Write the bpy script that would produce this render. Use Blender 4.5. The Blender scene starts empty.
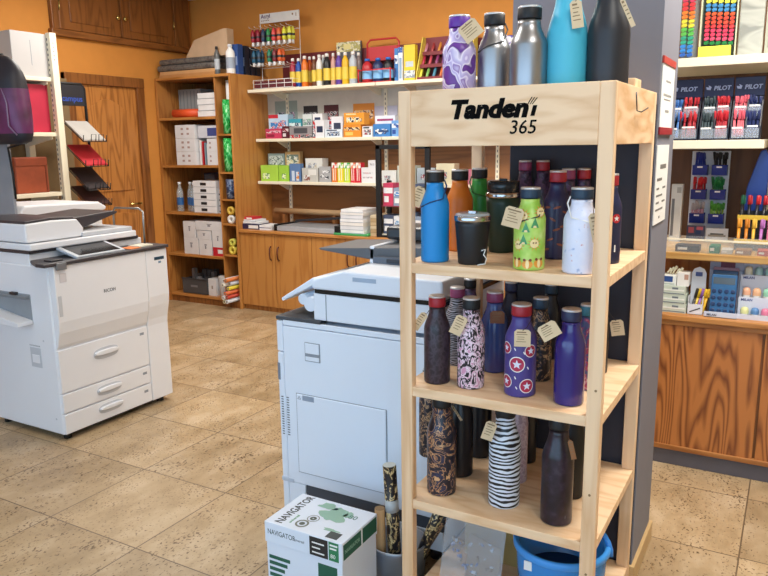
import bpy, math, random
from mathutils import Vector, Matrix
random.seed(7)
SC = bpy.context.scene
COL = SC.collection
PI = math.pi
R = math.radians

# ------------------------------------------------------------------ camera
FPX = 723.5; YAW, PIT, ROL = R(29.6566), R(11.2651), R(-0.7379)
CAM = Vector((0, 0, 1.55))
fw = Vector((-math.sin(YAW)*math.cos(PIT), math.cos(YAW)*math.cos(PIT), -math.sin(PIT)))
rt0 = Vector((math.cos(YAW), math.sin(YAW), 0)); up0 = rt0.cross(fw)
rt = rt0*math.cos(ROL) + up0*math.sin(ROL); up = -rt0*math.sin(ROL) + up0*math.cos(ROL)
cd = bpy.data.cameras.new('camera'); cam = bpy.data.objects.new('camera', cd); COL.objects.link(cam)
cd.sensor_width = 36; cd.lens = FPX/768*36; cd.clip_start = 0.05
cam.matrix_world = Matrix(((rt.x, up.x, -fw.x, 0), (rt.y, up.y, -fw.y, 0), (rt.z, up.z, -fw.z, CAM.z), (0, 0, 0, 1)))
SC.camera = cam

def P(px, py, ax, v):
    """survey: the point seen at px,py that lies on the plane ax = v"""
    d = fw + rt*((px-384)/FPX) - up*((py-288)/FPX)
    i = 'xyz'.index(ax)
    return CAM + d*((v-CAM[i])/d[i])

# ------------------------------------------------------------------ materials
def lin(h):
    if isinstance(h, str):
        h = h.lstrip('#'); c = [int(h[i:i+2], 16)/255 for i in (0, 2, 4)]
    else: c = list(h)
    return tuple((x/12.92 if x <= .04045 else ((x+.055)/1.055)**2.4) for x in c) + (1,)
_mc = {}
def new_mat(name):
    m = bpy.data.materials.new(name); m.use_nodes = True
    return m, m.node_tree.nodes, m.node_tree.links, m.node_tree.nodes['Principled BSDF']
def mat(col, rough=.5, metal=0, name=None, emit=0, alpha=1, trans=0, coat=0, noise=.06):
    k = (col, rough, metal, emit, alpha, trans, coat, noise)
    if k in _mc: return _mc[k]
    m, N, L, b = new_mat(name or 'm_'+str(col).lstrip('#'))
    c = lin(col)
    if noise and not trans and not emit:
        tc = N.new('ShaderNodeTexCoord'); nz = N.new('ShaderNodeTexNoise'); nz.inputs['Scale'].default_value = 9
        nz.inputs['Detail'].default_value = 3
        L.new(tc.outputs['Object'], nz.inputs['Vector'])
        rp = N.new('ShaderNodeValToRGB'); e = rp.color_ramp.elements
        e[0].position = .3; e[1].position = .7
        e[0].color = tuple(x*(1-noise) for x in c[:3])+(1,); e[1].color = tuple(min(1, x*(1+noise)) for x in c[:3])+(1,)
        L.new(nz.outputs['Fac'], rp.inputs['Fac']); L.new(rp.outputs['Color'], b.inputs['Base Color'])
    else: b.inputs['Base Color'].default_value = c
    b.inputs['Roughness'].default_value = rough; b.inputs['Metallic'].default_value = metal
    b.inputs['Alpha'].default_value = alpha
    b.inputs['Transmission Weight'].default_value = trans
    b.inputs['Coat Weight'].default_value = coat
    if emit:
        b.inputs['Emission Color'].default_value = c; b.inputs['Emission Strength'].default_value = emit
    _mc[k] = m
    return m
def ramp(N, stops):
    rp = N.new('ShaderNodeValToRGB'); cr = rp.color_ramp
    while len(cr.elements) < len(stops): cr.elements.new(.5)
    for e, (p, c) in zip(cr.elements, stops): e.position = p; e.color = lin(c)
    return rp
def wood(name, c1, c2, scale=(7, 7, .7), rings=6, rough=.45, fine=.35, coat=0):
    m, N, L, b = new_mat(name)
    tc = N.new('ShaderNodeTexCoord'); mp = N.new('ShaderNodeMapping'); mp.inputs['Scale'].default_value = scale
    L.new(tc.outputs['Object'], mp.inputs['Vector'])
    nz = N.new('ShaderNodeTexNoise'); nz.inputs['Scale'].default_value = 1; nz.inputs['Detail'].default_value = 1.5
    L.new(mp.outputs['Vector'], nz.inputs['Vector'])
    mu = N.new('ShaderNodeMath'); mu.operation = 'MULTIPLY'; mu.inputs[1].default_value = rings
    fr = N.new('ShaderNodeMath'); fr.operation = 'PINGPONG'; fr.inputs[1].default_value = .5
    L.new(nz.outputs['Fac'], mu.inputs[0]); L.new(mu.outputs[0], fr.inputs[0])
    n2 = N.new('ShaderNodeTexNoise'); n2.inputs['Scale'].default_value = 7; n2.inputs['Detail'].default_value = 4
    L.new(mp.outputs['Vector'], n2.inputs['Vector'])
    ad = N.new('ShaderNodeMath'); ad.operation = 'MULTIPLY_ADD'; ad.inputs[1].default_value = fine; 
    L.new(n2.outputs['Fac'], ad.inputs[0]); L.new(fr.outputs[0], ad.inputs[2])
    rp = ramp(N, [(.12, c2), (.5, c1), (.85, c1)])
    L.new(ad.outputs[0], rp.inputs['Fac']); L.new(rp.outputs['Color'], b.inputs['Base Color'])
    b.inputs['Roughness'].default_value = rough; b.inputs['Coat Weight'].default_value = coat
    return m
def pattern(name, stops, scale=(40, 40, 40), kind='noise', rough=.35, detail=2, dist=0, metal=0, alpha=1):
    m, N, L, b = new_mat(name)
    tc = N.new('ShaderNodeTexCoord'); mp = N.new('ShaderNodeMapping'); mp.inputs['Scale'].default_value = scale
    L.new(tc.outputs['Object'], mp.inputs['Vector'])
    if kind == 'noise':
        t = N.new('ShaderNodeTexNoise'); t.inputs['Scale'].default_value = 1; t.inputs['Detail'].default_value = detail
        t.inputs['Distortion'].default_value = dist; out = t.outputs['Fac']
    elif kind == 'voronoi':
        t = N.new('ShaderNodeTexVoronoi'); t.inputs['Scale'].default_value = 1; out = t.outputs['Distance']
    elif kind == 'cells':
        t = N.new('ShaderNodeTexVoronoi'); t.inputs['Scale'].default_value = 1; out = t.outputs['Color']
    else:
        t = N.new('ShaderNodeTexWave'); t.inputs['Scale'].default_value = 1; t.bands_direction = 'Z'
        t.inputs['Distortion'].default_value = dist; t.inputs['Detail'].default_value = detail; t.inputs['Detail Scale'].default_value = 1.2
        out = t.outputs['Fac']
    L.new(t.inputs['Vector'].links[0].from_socket if t.inputs['Vector'].links else mp.outputs['Vector'], t.inputs['Vector'])
    rp = ramp(N, stops); rp.color_ramp.interpolation = 'LINEAR'
    L.new(out, rp.inputs['Fac']); L.new(rp.outputs['Color'], b.inputs['Base Color'])
    b.inputs['Roughness'].default_value = rough; b.inputs['Metallic'].default_value = metal; b.inputs['Alpha'].default_value = alpha
    return m
def clear(name, col, a, rough=.1):
    m, N, L, b = new_mat(name)
    b.inputs['Base Color'].default_value = lin(col); b.inputs['Roughness'].default_value = rough
    b.inputs['Alpha'].default_value = a; b.inputs['IOR'].default_value = 1.45
    return m

PINE = wood('pine', '#f2cfa8', '#e2b88c', (3, 14, 14), 4, .5, .3)
PINE_V = wood('pine_upright', '#f2cfa8', '#deb286', (16, 16, .9), 4, .5, .3)
OAK = wood('oak', '#b5793c', '#8f5421', (9, 9, .9), 7, .42, .45)
OAK_L = wood('oak_light', '#bd8344', '#a5682e', (8, 8, .8), 5, .42, .5)
OAK_H = wood('oak_lengthwise', '#bb7f42', '#93591f', (.9, 9, 9), 7, .42, .45)
OAK_D = wood('oak_dark', '#8a5527', '#663a16', (9, 9, .9), 6, .4, .45)
OAK_DY = wood('oak_dark_lengthwise', '#8a5527', '#663a16', (9, .9, 9), 6, .4, .45)
CTR = wood('counter_front_grain', '#b8733a', '#713a15', (8, 8, .85), 13, .38, .3)
CTR_H = wood('counter_rail_grain', '#b5793f', '#8d5223', (.8, 9, 9), 6, .4, .4)
WHITE = mat('#e4e6ea', .42, noise=.01); OFFW = mat('#d3d5d9', .45, noise=.01); GREYP = mat('#b3b8bf', .5, noise=.02)
GREYD = mat('#5c5f66', .5); DARK = mat('#2c2a2e', .45); BLACK = mat('#0c0c0f', .55); BLK_GLOSS = mat('#141417', .15)
CREAM = mat('#e6dcc4', .5, noise=.02); STEEL = mat('#c9c9cc', .22, 1, noise=0); STEEL_B = mat('#a9aaad', .3, 1, noise=0)
CHROME = mat('#d8d8da', .12, 1, noise=0); BRASS = mat('#d8c27a', .25, 1, noise=0)
PAPER = mat('#f0efec', .7, noise=.02); INK = mat('#2a2724', .7); KRAFT = mat('#d8bd98', .75); CORD = mat('#3a2a1e', .8)
LINEG = mat('#8b929c', .6, noise=0)
RED = mat('#c31f2b', .45); NAVY = mat('#1d2350', .4); BLUE = mat('#1f52b8', .4); GREEN = mat('#1f8f45', .45); YEL = mat('#f0d331', .45)

# ------------------------------------------------------------------ geometry helpers
class MB:
    def __init__(s): s.v = []; s.f = []; s.m = []; s.s = []
    def add(s, vs, fs, m=0, smooth=False):
        o = len(s.v); s.v += [tuple(p) for p in vs]
        for f in fs: s.f.append([o+i for i in f]); s.m.append(m); s.s.append(smooth)
        return s
    def box(s, x0, y0, z0, x1, y1, z1, m=0, M=None):
        vs = [Vector((x, y, z)) for z in (z0, z1) for y in (y0, y1) for x in (x0, x1)]
        if M: vs = [M @ p for p in vs]
        return s.add(vs, [(0, 2, 3, 1), (4, 5, 7, 6), (0, 1, 5, 4), (2, 6, 7, 3), (0, 4, 6, 2), (1, 3, 7, 5)], m)
    def lathe(s, prof, n=28, m=0, c=(0, 0, 0), M=None, cap0=True, cap1=True):
        vs = []
        for r, z in prof:
            for k in range(n):
                a = 2*PI*k/n; p = Vector((r*math.cos(a), r*math.sin(a), z))
                p = M @ p if M else p
                vs.append(p + Vector(c))
        o = len(s.v); s.add(vs, [])
        for i in range(len(prof)-1):
            for k in range(n):
                k2 = (k+1) % n
                s.f.append([o+i*n+k, o+i*n+k2, o+(i+1)*n+k2, o+(i+1)*n+k]); s.m.append(m); s.s.append(True)
        if cap0: s.f.append([o+k for k in reversed(range(n))]); s.m.append(m); s.s.append(False)
        if cap1: s.f.append([o+(len(prof)-1)*n+k for k in range(n)]); s.m.append(m); s.s.append(False)
        return s
    def cyl(s, p0, p1, r0, r1=None, n=16, m=0):
        p0 = Vector(p0); p1 = Vector(p1); d = p1-p0
        q = Vector((0, 0, 1)).rotation_difference(d.normalized()).to_matrix()
        return s.lathe([(r0, 0), (r1 if r1 is not None else r0, d.length)], n, m, p0, q)
    def tube(s, pts, r, n=8, m=0, closed=False):
        pts = [Vector(p) for p in pts]; K = len(pts); rings = []
        prev = None
        for i, p in enumerate(pts):
            if closed: t = pts[(i+1) % K]-pts[i-1]
            else: t = pts[min(i+1, K-1)]-pts[max(i-1, 0)]
            t.normalize()
            if prev is None:
                a = Vector((0, 0, 1)) if abs(t.z) < .9 else Vector((1, 0, 0)); nrm = t.cross(a).normalized()
            else: nrm = (prev - t*prev.dot(t)).normalized()
            prev = nrm; b = t.cross(nrm)
            rings.append([p + (nrm*math.cos(2*PI*k/n) + b*math.sin(2*PI*k/n))*r for k in range(n)])
        o = len(s.v); s.add([q for g in rings for q in g], [])
        for i in range(K if closed else K-1):
            j = (i+1) % K
            for k in range(n):
                k2 = (k+1) % n
                s.f.append([o+i*n+k, o+i*n+k2, o+j*n+k2, o+j*n+k]); s.m.append(m); s.s.append(True)
        if not closed:
            s.f.append([o+k for k in reversed(range(n))]); s.m.append(m); s.s.append(False)
            s.f.append([o+(K-1)*n+k for k in range(n)]); s.m.append(m); s.s.append(False)
        return s
    def prism(s, poly, ax, a, b, m=0, M=None):
        """poly 2D: ax 'x' -> (y,z), 'y' -> (x,z), 'z' -> (x,y)"""
        def q(u, w, t): return Vector({'x': (t, u, w), 'y': (u, t, w), 'z': (u, w, t)}[ax])
        n = len(poly); vs = [q(u, w, a) for u, w in poly] + [q(u, w, b) for u, w in poly]
        if M: vs = [M @ p for p in vs]
        return s.add(vs, [list(range(n)), list(range(2*n-1, n-1, -1))] + [[i, i+n, (i+1) % n + n, (i+1) % n] for i in range(n)], m)
    def build(s, name, mats, par=None, bevel=0, loc=None, local=False, seg=2, sub=0):
        me = bpy.data.meshes.new(name)
        off = Vector((0, 0, 0)) if local else (par.location if par is not None and loc is None else Vector(loc or (0, 0, 0)))
        if par is not None and par.parent is not None and not local: off = par.location + par.parent.location
        me.from_pydata([Vector(p)-off for p in s.v], [], s.f)
        for mm in (mats if isinstance(mats, (list, tuple)) else [mats]): me.materials.append(mm)
        for p, mi, sm in zip(me.polygons, s.m, s.s): p.material_index = mi; p.use_smooth = sm
        import bmesh
        bm = bmesh.new(); bm.from_mesh(me); bmesh.ops.recalc_face_normals(bm, faces=bm.faces); bm.to_mesh(me); bm.free()
        o = bpy.data.objects.new(name, me); COL.objects.link(o)
        if par is not None:
            o.parent = par
        else: o.location = off
        if bevel:
            b = o.modifiers.new('bevel', 'BEVEL'); b.width = bevel; b.segments = seg; b.limit_method = 'ANGLE'; b.angle_limit = R(50)
        if sub:
            b = o.modifiers.new('sub', 'SUBSURF'); b.levels = sub; b.render_levels = sub
        return o
def tag(o, label, cat, group=None, kind=None):
    o['label'] = label; o['category'] = cat
    if group: o['group'] = group
    if kind: o['kind'] = kind
    return o
def thing(name, label, cat, loc, group=None, rz=0):
    o = bpy.data.objects.new(name, None); COL.objects.link(o); o.location = loc; o.rotation_euler = (0, 0, rz)
    o.empty_display_size = .05
    return tag(o, label, cat, group)
def struct(o, label=None):
    o['kind'] = 'structure'
    if label: o['label'] = label
    return o
def bx(name, a, b, m, par=None, bevel=0, loc=None, **k):
    return MB().box(*a, *b).build(name, m, par, bevel, loc, **k)
def solid(name, label, cat, a, b, m, bevel=.002, group=None):
    """a one-mesh thing, origin at the middle of its base"""
    lo = Vector(((a[0]+b[0])/2, (a[1]+b[1])/2, min(a[2], b[2])))
    return tag(bx(name, a, b, m, None, bevel, loc=lo), label, cat, group)
def dup(root, loc, label=None, rz=None):
    r = root.copy(); COL.objects.link(r); r.location = loc
    if rz is not None: r.rotation_euler[2] = rz
    if label: r['label'] = label
    for ch in list(root.children):
        c = ch.copy(); COL.objects.link(c); c.parent = r
        for g in ch.children:
            d = g.copy(); COL.objects.link(d); d.parent = c
    return r
def text(name, s, loc, rot, size, m, par=None, ext=.0004, shear=0, bold=0, align='LEFT', sx=1, local=False):
    cu = bpy.data.curves.new(name, 'FONT'); cu.body = s; cu.size = size; cu.extrude = ext; cu.shear = shear; cu.offset = bold
    cu.align_x = align; cu.resolution_u = 3
    t = bpy.data.objects.new(name, cu); COL.objects.link(t)
    bpy.context.view_layer.update()
    me = bpy.data.meshes.new_from_object(t.evaluated_get(bpy.context.evaluated_depsgraph_get()))
    bpy.data.objects.remove(t); bpy.data.curves.remove(cu)
    me.materials.clear(); me.materials.append(m)
    o = bpy.data.objects.new(name, me); COL.objects.link(o)
    o.rotation_euler = rot; o.scale = (sx, 1, 1)
    off = Vector((0, 0, 0))
    if par is not None:
        o.parent = par
        if not local: off = par.location + (par.parent.location if par.parent else Vector((0, 0, 0)))
    o.location = Vector(loc)-off
    return o
FRONT = (PI/2, 0, 0); RIGHT = (PI/2, 0, PI/2)

# ------------------------------------------------------------------ room shell
XL, YB, ZC, XR, YF = -5.54, 5.8, 3.0, 2.6, -1.9
def floor_mat():
    m, N, L, b = new_mat('travertine_tiles')
    tc = N.new('ShaderNodeTexCoord'); sp = N.new('ShaderNodeSeparateXYZ'); L.new(tc.outputs['Object'], sp.inputs[0])
    def M(op, a, bb=None, c=None):
        n = N.new('ShaderNodeMath'); n.operation = op
        for i, v in enumerate((a, bb, c)):
            if v is None: continue
            if isinstance(v, (int, float)): n.inputs[i].default_value = v
            else: L.new(v, n.inputs[i])
        return n.outputs[0]
    T = .5185
    fx = M('FLOORED_MODULO', M('ADD', sp.outputs['X'], 2.666), T); fy = M('FLOORED_MODULO', M('ADD', sp.outputs['Y'], -1.767), .522)
    g = M('MINIMUM', M('MINIMUM', fx, M('SUBTRACT', T, fx)), M('MINIMUM', fy, M('SUBTRACT', .522, fy)))
    grout = M('LESS_THAN', g, .0028)
    ix = M('FLOOR', M('DIVIDE', M('ADD', sp.outputs['X'], 2.666), T)); iy = M('FLOOR', M('DIVIDE', M('ADD', sp.outputs['Y'], -1.767), .522))
    cv = N.new('ShaderNodeCombineXYZ'); L.new(ix, cv.inputs[0]); L.new(iy, cv.inputs[1])
    wn = N.new('ShaderNodeTexWhiteNoise'); L.new(cv.outputs[0], wn.inputs['Vector'])
    # offset the veining per tile
    vm = N.new('ShaderNodeVectorMath'); vm.operation = 'MULTIPLY_ADD'; vm.inputs[1].default_value = (7, 7, 7)
    L.new(wn.outputs['Color'], vm.inputs[0]); L.new(tc.outputs['Object'], vm.inputs[2])
    mp = N.new('ShaderNodeMapping'); mp.inputs['Scale'].default_value = (1, .55, 1); L.new(vm.outputs[0], mp.inputs['Vector'])
    n1 = N.new('ShaderNodeTexNoise'); n1.inputs['Scale'].default_value = 6; n1.inputs['Detail'].default_value = 6; n1.inputs['Roughness'].default_value = .62
    L.new(mp.outputs[0], n1.inputs['Vector'])
    rp = ramp(N, [(.30, '#a08764'), (.5, '#b99f7b'), (.72, '#cfb898')]); L.new(n1.outputs['Fac'], rp.inputs['Fac'])
    # pits: elongated specks in patches
    mp2 = N.new('ShaderNodeMapping'); mp2.inputs['Scale'].default_value = (112, 74, 1); mp2.inputs['Rotation'].default_value = (0, 0, .5)
    L.new(vm.outputs[0], mp2.inputs['Vector'])
    n2 = N.new('ShaderNodeTexNoise'); n2.inputs['Scale'].default_value = 1; n2.inputs['Detail'].default_value = 2.5; L.new(mp2.outputs[0], n2.inputs['Vector'])
    n3 = N.new('ShaderNodeTexNoise'); n3.inputs['Scale'].default_value = 9; n3.inputs['Detail'].default_value = 2; L.new(mp.outputs[0], n3.inputs['Vector'])
    pit = N.new('ShaderNodeMapRange'); pit.inputs['From Min'].default_value = .675; pit.inputs['From Max'].default_value = .77
    L.new(M('MULTIPLY_ADD', n3.outputs['Fac'], .28, M('MULTIPLY', n2.outputs['Fac'], .92)), pit.inputs['Value'])
    mx = N.new('ShaderNodeMix'); mx.data_type = 'RGBA'; L.new(pit.outputs[0], mx.inputs['Factor'])
    L.new(rp.outputs['Color'], mx.inputs[6]); mx.inputs[7].default_value = lin('#6d5335')
    br = N.new('ShaderNodeMix'); br.data_type = 'RGBA'; br.blend_type = 'MULTIPLY'; br.inputs['Factor'].default_value = 1
    r2 = ramp(N, [(0, '#e6e6e6'), (1, '#ffffff')]); L.new(wn.outputs['Value'], r2.inputs['Fac'])
    L.new(mx.outputs[2], br.inputs[6]); L.new(r2.outputs['Color'], br.inputs[7])
    m3 = N.new('ShaderNodeMix'); m3.data_type = 'RGBA'; L.new(grout, m3.inputs['Factor'])
    L.new(br.outputs[2], m3.inputs[6]); m3.inputs[7].default_value = lin('#6a5741')
    L.new(m3.outputs[2], b.inputs['Base Color'])
    rr = M('MULTIPLY_ADD', n1.outputs['Fac'], .3, .22); L.new(rr, b.inputs['Roughness'])
    bp = N.new('ShaderNodeBump'); bp.inputs['Strength'].default_value = .25; bp.inputs['Distance'].default_value = .002
    L.new(M('SUBTRACT', 1, M('MAXIMUM', grout, pit.outputs[0])), bp.inputs['Height']); L.new(bp.outputs[0], b.inputs['Normal'])
    return m
WALLM = mat('#d08a3c', .8, noise=.03); CEILM = mat('#e8e2d6', .9); RWALL = mat('#d9c9a8', .85)
struct(bx('floor', (XL-.1, YF-.1, -.1), (XR+.1, YB+.1, 0), floor_mat(), loc=(0, 0, 0)))
struct(bx('ceiling', (XL-.1, YF-.1, ZC), (XR+.1, YB+.1, ZC+.1), CEILM))
struct(bx('wall_back', (XL-.1, YB, 0), (XR+.1, YB+.1, ZC), WALLM))
struct(bx('wall_left', (XL-.1, YF-.1, 0), (XL, YB, ZC), WALLM))
struct(bx('wall_right', (XR, YF-.1, 0), (XR+.1, YB, ZC), RWALL))
# shop front behind the camera: low plinth, header and two piers around the glazed opening
w = MB().box(XL, YF-.1, 0, XR, YF, .35).box(XL, YF-.1, 2.75, XR, YF, ZC).box(XL, YF-.1, .35, XL+.35, YF, 2.75).box(XR-.5, YF-.1, .35, XR, YF, 2.75).box(-1.5, YF-.1, .35, -1.4, YF, 2.75)
struct(w.build('wall_front', RWALL))

# door in the left wall
dY0, dY1, dZ = 4.21, 5.08, 2.185
d = bpy.data.objects.new('door_1', None); COL.objects.link(d); d.location = (XL, (dY0+dY1)/2, 0); struct(d)
struct(MB().box(XL+.001, dY0, 0, XL+.05, dY0+.09, dZ).box(XL+.001, dY1-.09, 0, XL+.05, dY1, dZ).box(XL+.001, dY0, dZ-.09, XL+.055, dY1, dZ).build('door_frame', OAK_D, d, .006))
DOORW = wood('door_oak', '#b97a3b', '#8c5422', (7, 7, .8), 10, .42, .4)
bx('door_leaf', (XL+.002, dY0+.09, .005), (XL+.022, dY1-.09, dZ-.09), DOORW, d, .002)
def arch_panel(ax, base, t, u0, u1, z0, z1, rise, mt, par, name='door_panel', s=1):
    """raised panel with a cathedral-arched head, proud of the plane ax = base by t"""
    pts = [(u0, z0), (u1, z0), (u1, z1-rise)]
    for k in range(1, 12):
        a = k/12; pts.append((u1+(u0-u1)*a, z1-rise + rise*math.sin(PI*a)**1.3))
    pts.append((u0, z1-rise))
    return MB().prism(pts, ax, base, base+t*s).build(name, mt, par, .008)
arch_panel('x', XL+.022, .012, dY0+.2, dY1-.2, 1.15, 1.98, .1, DOORW, d)
arch_panel('x', XL+.022, .012, dY0+.2, dY1-.2, .2, .95, .02, DOORW, d)
MB().cyl((XL+.022, dY1-.15, 1.02), (XL+.06, dY1-.15, 1.02), .012).cyl((XL+.055, dY1-.15, 1.02), (XL+.055, dY1-.28, 1.02), .009).build('door_handle', BRASS, d)

# built-in upper cabinet over the door, its face just proud of the wall
cx = XL+.035
cab = thing('wall_cabinet', 'brown oak wall cabinet with two arched panel doors above the door', 'cabinet', (cx-.02, 4.93, 2.475))
bx('carcass', (XL+.001, 4.15, 2.49), (cx-.018, 5.74, 2.998), OAK_D, cab, .003)
bx('bottom_rail', (XL+.001, 4.13, 2.475), (cx+.022, 5.76, 2.53), OAK_DY, cab, .008)
for (a, b2) in ((4.225, 4.865), (4.875, 5.53)):
    dr = bx('door', (cx-.017, a, 2.535), (cx+.004, b2, 2.99), OAK_D, cab, .004)
    p_ = arch_panel('x', cx+.004, .009, a+.1, b2-.1, 2.60, 2.93, .06, OAK_D, dr, 'panel')
    ky = b2-.035 if a < 4.5 else a+.035
    MB().lathe([(.009, 0), (.009, .012), (.021, .018), (.021, .028), (.011, .033)], 14, 0, (cx+.003, ky, 2.70), Matrix.Rotation(PI/2, 3, 'Y')).build('knob', BRASS, dr)
    hy = a+.004 if a < 4.5 else b2-.004
    MB().cyl((cx+.009, hy, 2.68), (cx+.009, hy, 2.76), .006).build('hinge', BRASS, dr)
bx('stile', (cx-.018, 4.15, 2.53), (cx+.01, 4.22, 2.995), OAK_D, cab, .004)
bx('stile', (cx-.018, 5.535, 2.53), (cx+.01, 5.74, 2.995), OAK_D, cab, .004)

# grey pillar with the bottle stand before it
PX0, PX1, PY0, PY1 = -.88, -.398, 2.445, 2.79
struct(bx('column', (PX0, PY0, 0), (PX1, PY1, ZC), mat('#7d7d88', .7, noise=.02)))
struct(MB().box(PX0-.012, PY0-.012, 0, PX1+.012, PY1+.012, .075).build('baseboard_column', mat('#c9a877', .4), None, .002))
bd = bx('backing_board', (PX0+.003, PY0-.006, .08), (PX1-.004, PY0-.0005, 1.66), mat('#2b2b37', .6), loc=(-.62, PY0, .08))
tag(bd, 'dark navy backing board on the grey pillar behind the wooden stand', 'board')
# notices on the pillar's side
def notice(label, y0, y1, z0, z1, bars, rows):
    t = thing('wall_notice', label, 'notice', (PX1, (y0+y1)/2, z0))
    bx('sheet', (PX1+.001, y0, z0), (PX1+.004, y1, z1), PAPER, t)
    if bars:
        bx('top_bar', (PX1+.001, y0-.004, z1-.004), (PX1+.007, y1+.004, z1+.018), mat('#b5372f', .5), t, .001)
        bx('bottom_bar', (PX1+.001, y0-.004, z0-.02), (PX1+.007, y1+.004, z0+.003), mat('#9c2028', .5), t, .001)
    m = MB()
    for z, a, b2, h in rows: m.box(PX1+.004, y0+(y1-y0)*a, z1-(z1-z0)*z, PX1+.0046, y0+(y1-y0)*b2, z1-(z1-z0)*z+h)
    m.build('print', mat('#9a9894', .7) if bars else mat('#77746f', .7), t)
notice('tall white notice with red bars on the side of the grey pillar', 2.462, 2.70, 1.588, 1.79, True,
       [(.28, .3, .7, .006), (.5, .15, .8, .007), (.56, .2, .75, .004), (.75, .35, .65, .008)])
notice('plain white printed sheet under the red-barred notice on the pillar', 2.45, 2.68, 1.28, 1.535, False,
       [(.3, .3, .8, .014), (.45, .1, .5, .009), (.56, .1, .3, .006), (.56, .6, .85, .006), (.65, .1, .6, .006), (.74, .1, .35, .006), (.74, .6, .85, .006), (.83, .1, .7, .006), (.94, .4, .48, .008)])

# ------------------------------------------------------------------ bottle stand
SX0, SX1, SY0, SY1 = -1.008, -.403, 1.864, 2.434
SH = [1.205, .824, .452, .085]; TOPZ = 1.695
st = thing('display_stand', 'pine wood bottle display stand with lettered top beam before the grey pillar', 'display stand', ((SX0+SX1)/2, (SY0+SY1)/2, 0))
pw = .040; pd_ = .030
for x in (SX0, SX1-pw):
    for y in (SY0, SY1-pd_):
        bx('post', (x, y, 0), (x+pw, y+pd_, TOPZ), PINE_V, st, .003)
for z in SH:
    m = MB(); a = pw; c_ = pd_
    m.prism([(SX0+a, SY0+.002), (SX1-a, SY0+.002), (SX1-a, SY0+c_), (SX1-.002, SY0+c_), (SX1-.002, SY1-c_), (SX1-a, SY1-c_), (SX1-a, SY1-.002), (SX0+a, SY1-.002), (SX0+a, SY1-c_), (SX0+.002, SY1-c_), (SX0+.002, SY0+c_), (SX0+a, SY0+c_)], 'z', z-.03, z)
    m.build('shelf', PINE, st, .002)
bx('front_beam', (SX0+pw, SY0+.001, 1.541), (SX1-pw, SY0+.02, TOPZ), PINE, st, .002)
bx('back_beam', (SX0+pw, SY1-.02, 1.541), (SX1-pw, SY1-.001, TOPZ), PINE, st, .002)
PINE_Y = wood('pine_sideways', '#f2cfa8', '#d9aa78', (12, 3, 12), 5, .5, .3)
bx('side_beam', (SX1-.02, SY0+pd_, 1.541), (SX1-.001, SY1-pd_, TOPZ), PINE_Y, st, .002)
bx('side_beam', (SX0+.001, SY0+pd_, 1.541), (SX0+.02, SY1-pd_, TOPZ), PINE_Y, st, .002)
bx('top_board', (SX0+.021, SY0+.021, 1.623), (SX1-.021, SY1-.021, 1.640), PINE, st)
# lettering
PRINTK = mat('#060607', .95, noise=0); PRINTK.node_tree.nodes['Principled BSDF'].inputs['Specular IOR Level'].default_value = .15
lt = P(449, 119, 'y', SY0); lw = P(537, 114, 'y', SY0).x
tw = P(528.5, 112, 'y', SY0).x - lt.x
txt = text('logo_lettering', 'Tanden', (lt.x, SY0+.0004, 1.6165), FRONT, .066, PRINTK, st, .0006, .22, .0034)
txt['label'] = 'bold black italic logo lettering'
ww = max(v.co.x for v in txt.data.vertices); txt.scale = (tw/ww, 1, 1)
x1 = lt.x+tw
m = MB()
def para(x0, z0, x1_, z1, t): m.prism([(x0, z0), (x0+t, z0), (x1_+t, z1), (x1_, z1)], 'y', SY0-.0002, SY0+.0008)
para(x1+.005, 1.6165, x1+.012, 1.643, .011)
for k in range(3): para(x1-.004+.006*k, 1.646, x1+.007+.007*k, 1.664-.001*k, .0026)
m.build('logo_stripes', PRINTK, st)
text('logo_number', '365', (P(508.5, 131, 'y', SY0).x, SY0+.0004, 1.572), FRONT, .050, PRINTK, st, .0006, .15, .0003)
# screw heads and the wire hook on the side beam
for p in ((SX1-pw*.5, .60), (SX1-pw*.4, .90), (SX1-pw*.5, .36)): MB().cyl((p[0], SY0+.001, p[1]), (p[0], SY0-.001, p[1]), .0035, n=10).build('screw', mat('#8a6b48', .5), st)
m = MB().tube([(SX1, 2.11, 1.68), (SX1+.004, 2.11, 1.63), (SX1+.012, 2.13, 1.627), (SX1+.018, 2.16, 1.635), (SX1+.018, 2.19, 1.64)], .0018, 6)
tag(m.build('wire_hook', DARK, None, loc=(SX1, 2.11, 1.63)), 'small black wire hook stuck on the side of the stand top', 'hook')
wb = thing('wooden_box', 'small light wooden block behind the black flask on the stand top', 'box', (-.45, 2.25, 1.640))
bx('body', (-.52, 2.2, 1.640), (-.425, 2.29, 1.725), PINE, wb, .003)

# ------------------------------------------------------------------ bottles
KR_TAG = mat('#d9c3a0', .8)
def wrap(mb, shape, R_, u0, z0, phi, m, lift=.0006):
    """print a flat outline on a cylinder of radius R_; u along the girth"""
    vs = []; n = len(shape)
    for u, z in [(0, 0)] + shape:
        a = phi + (u0+u)/R_; rr = R_+lift
        vs.append((rr*math.sin(a), -rr*math.cos(a), z0+z))
    mb.add(vs, [(0, 1+i, 1+(i+1) % n) for i in range(n)], m)
def disc(r, n=20): return [(r*math.cos(2*PI*k/n), r*math.sin(2*PI*k/n)) for k in range(n)]
def star(r, n=5): return [((r if k % 2 == 0 else r*.42)*math.sin(PI*k/n), (r if k % 2 == 0 else r*.42)*math.cos(PI*k/n)) for k in range(2*n)]
def oval(a, b, t=0, n=14): return [(a*math.cos(2*PI*k/n)*math.cos(t)-b*math.sin(2*PI*k/n)*math.sin(t), a*math.cos(2*PI*k/n)*math.sin(t)+b*math.sin(2*PI*k/n)*math.cos(t)) for k in range(n)]
bottle_group = {0: 'bottles on the stand top', 1: 'bottles on the upper stand shelf', 2: 'bottles on the middle stand shelf', 3: 'bottles on the low stand shelf'}
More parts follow.
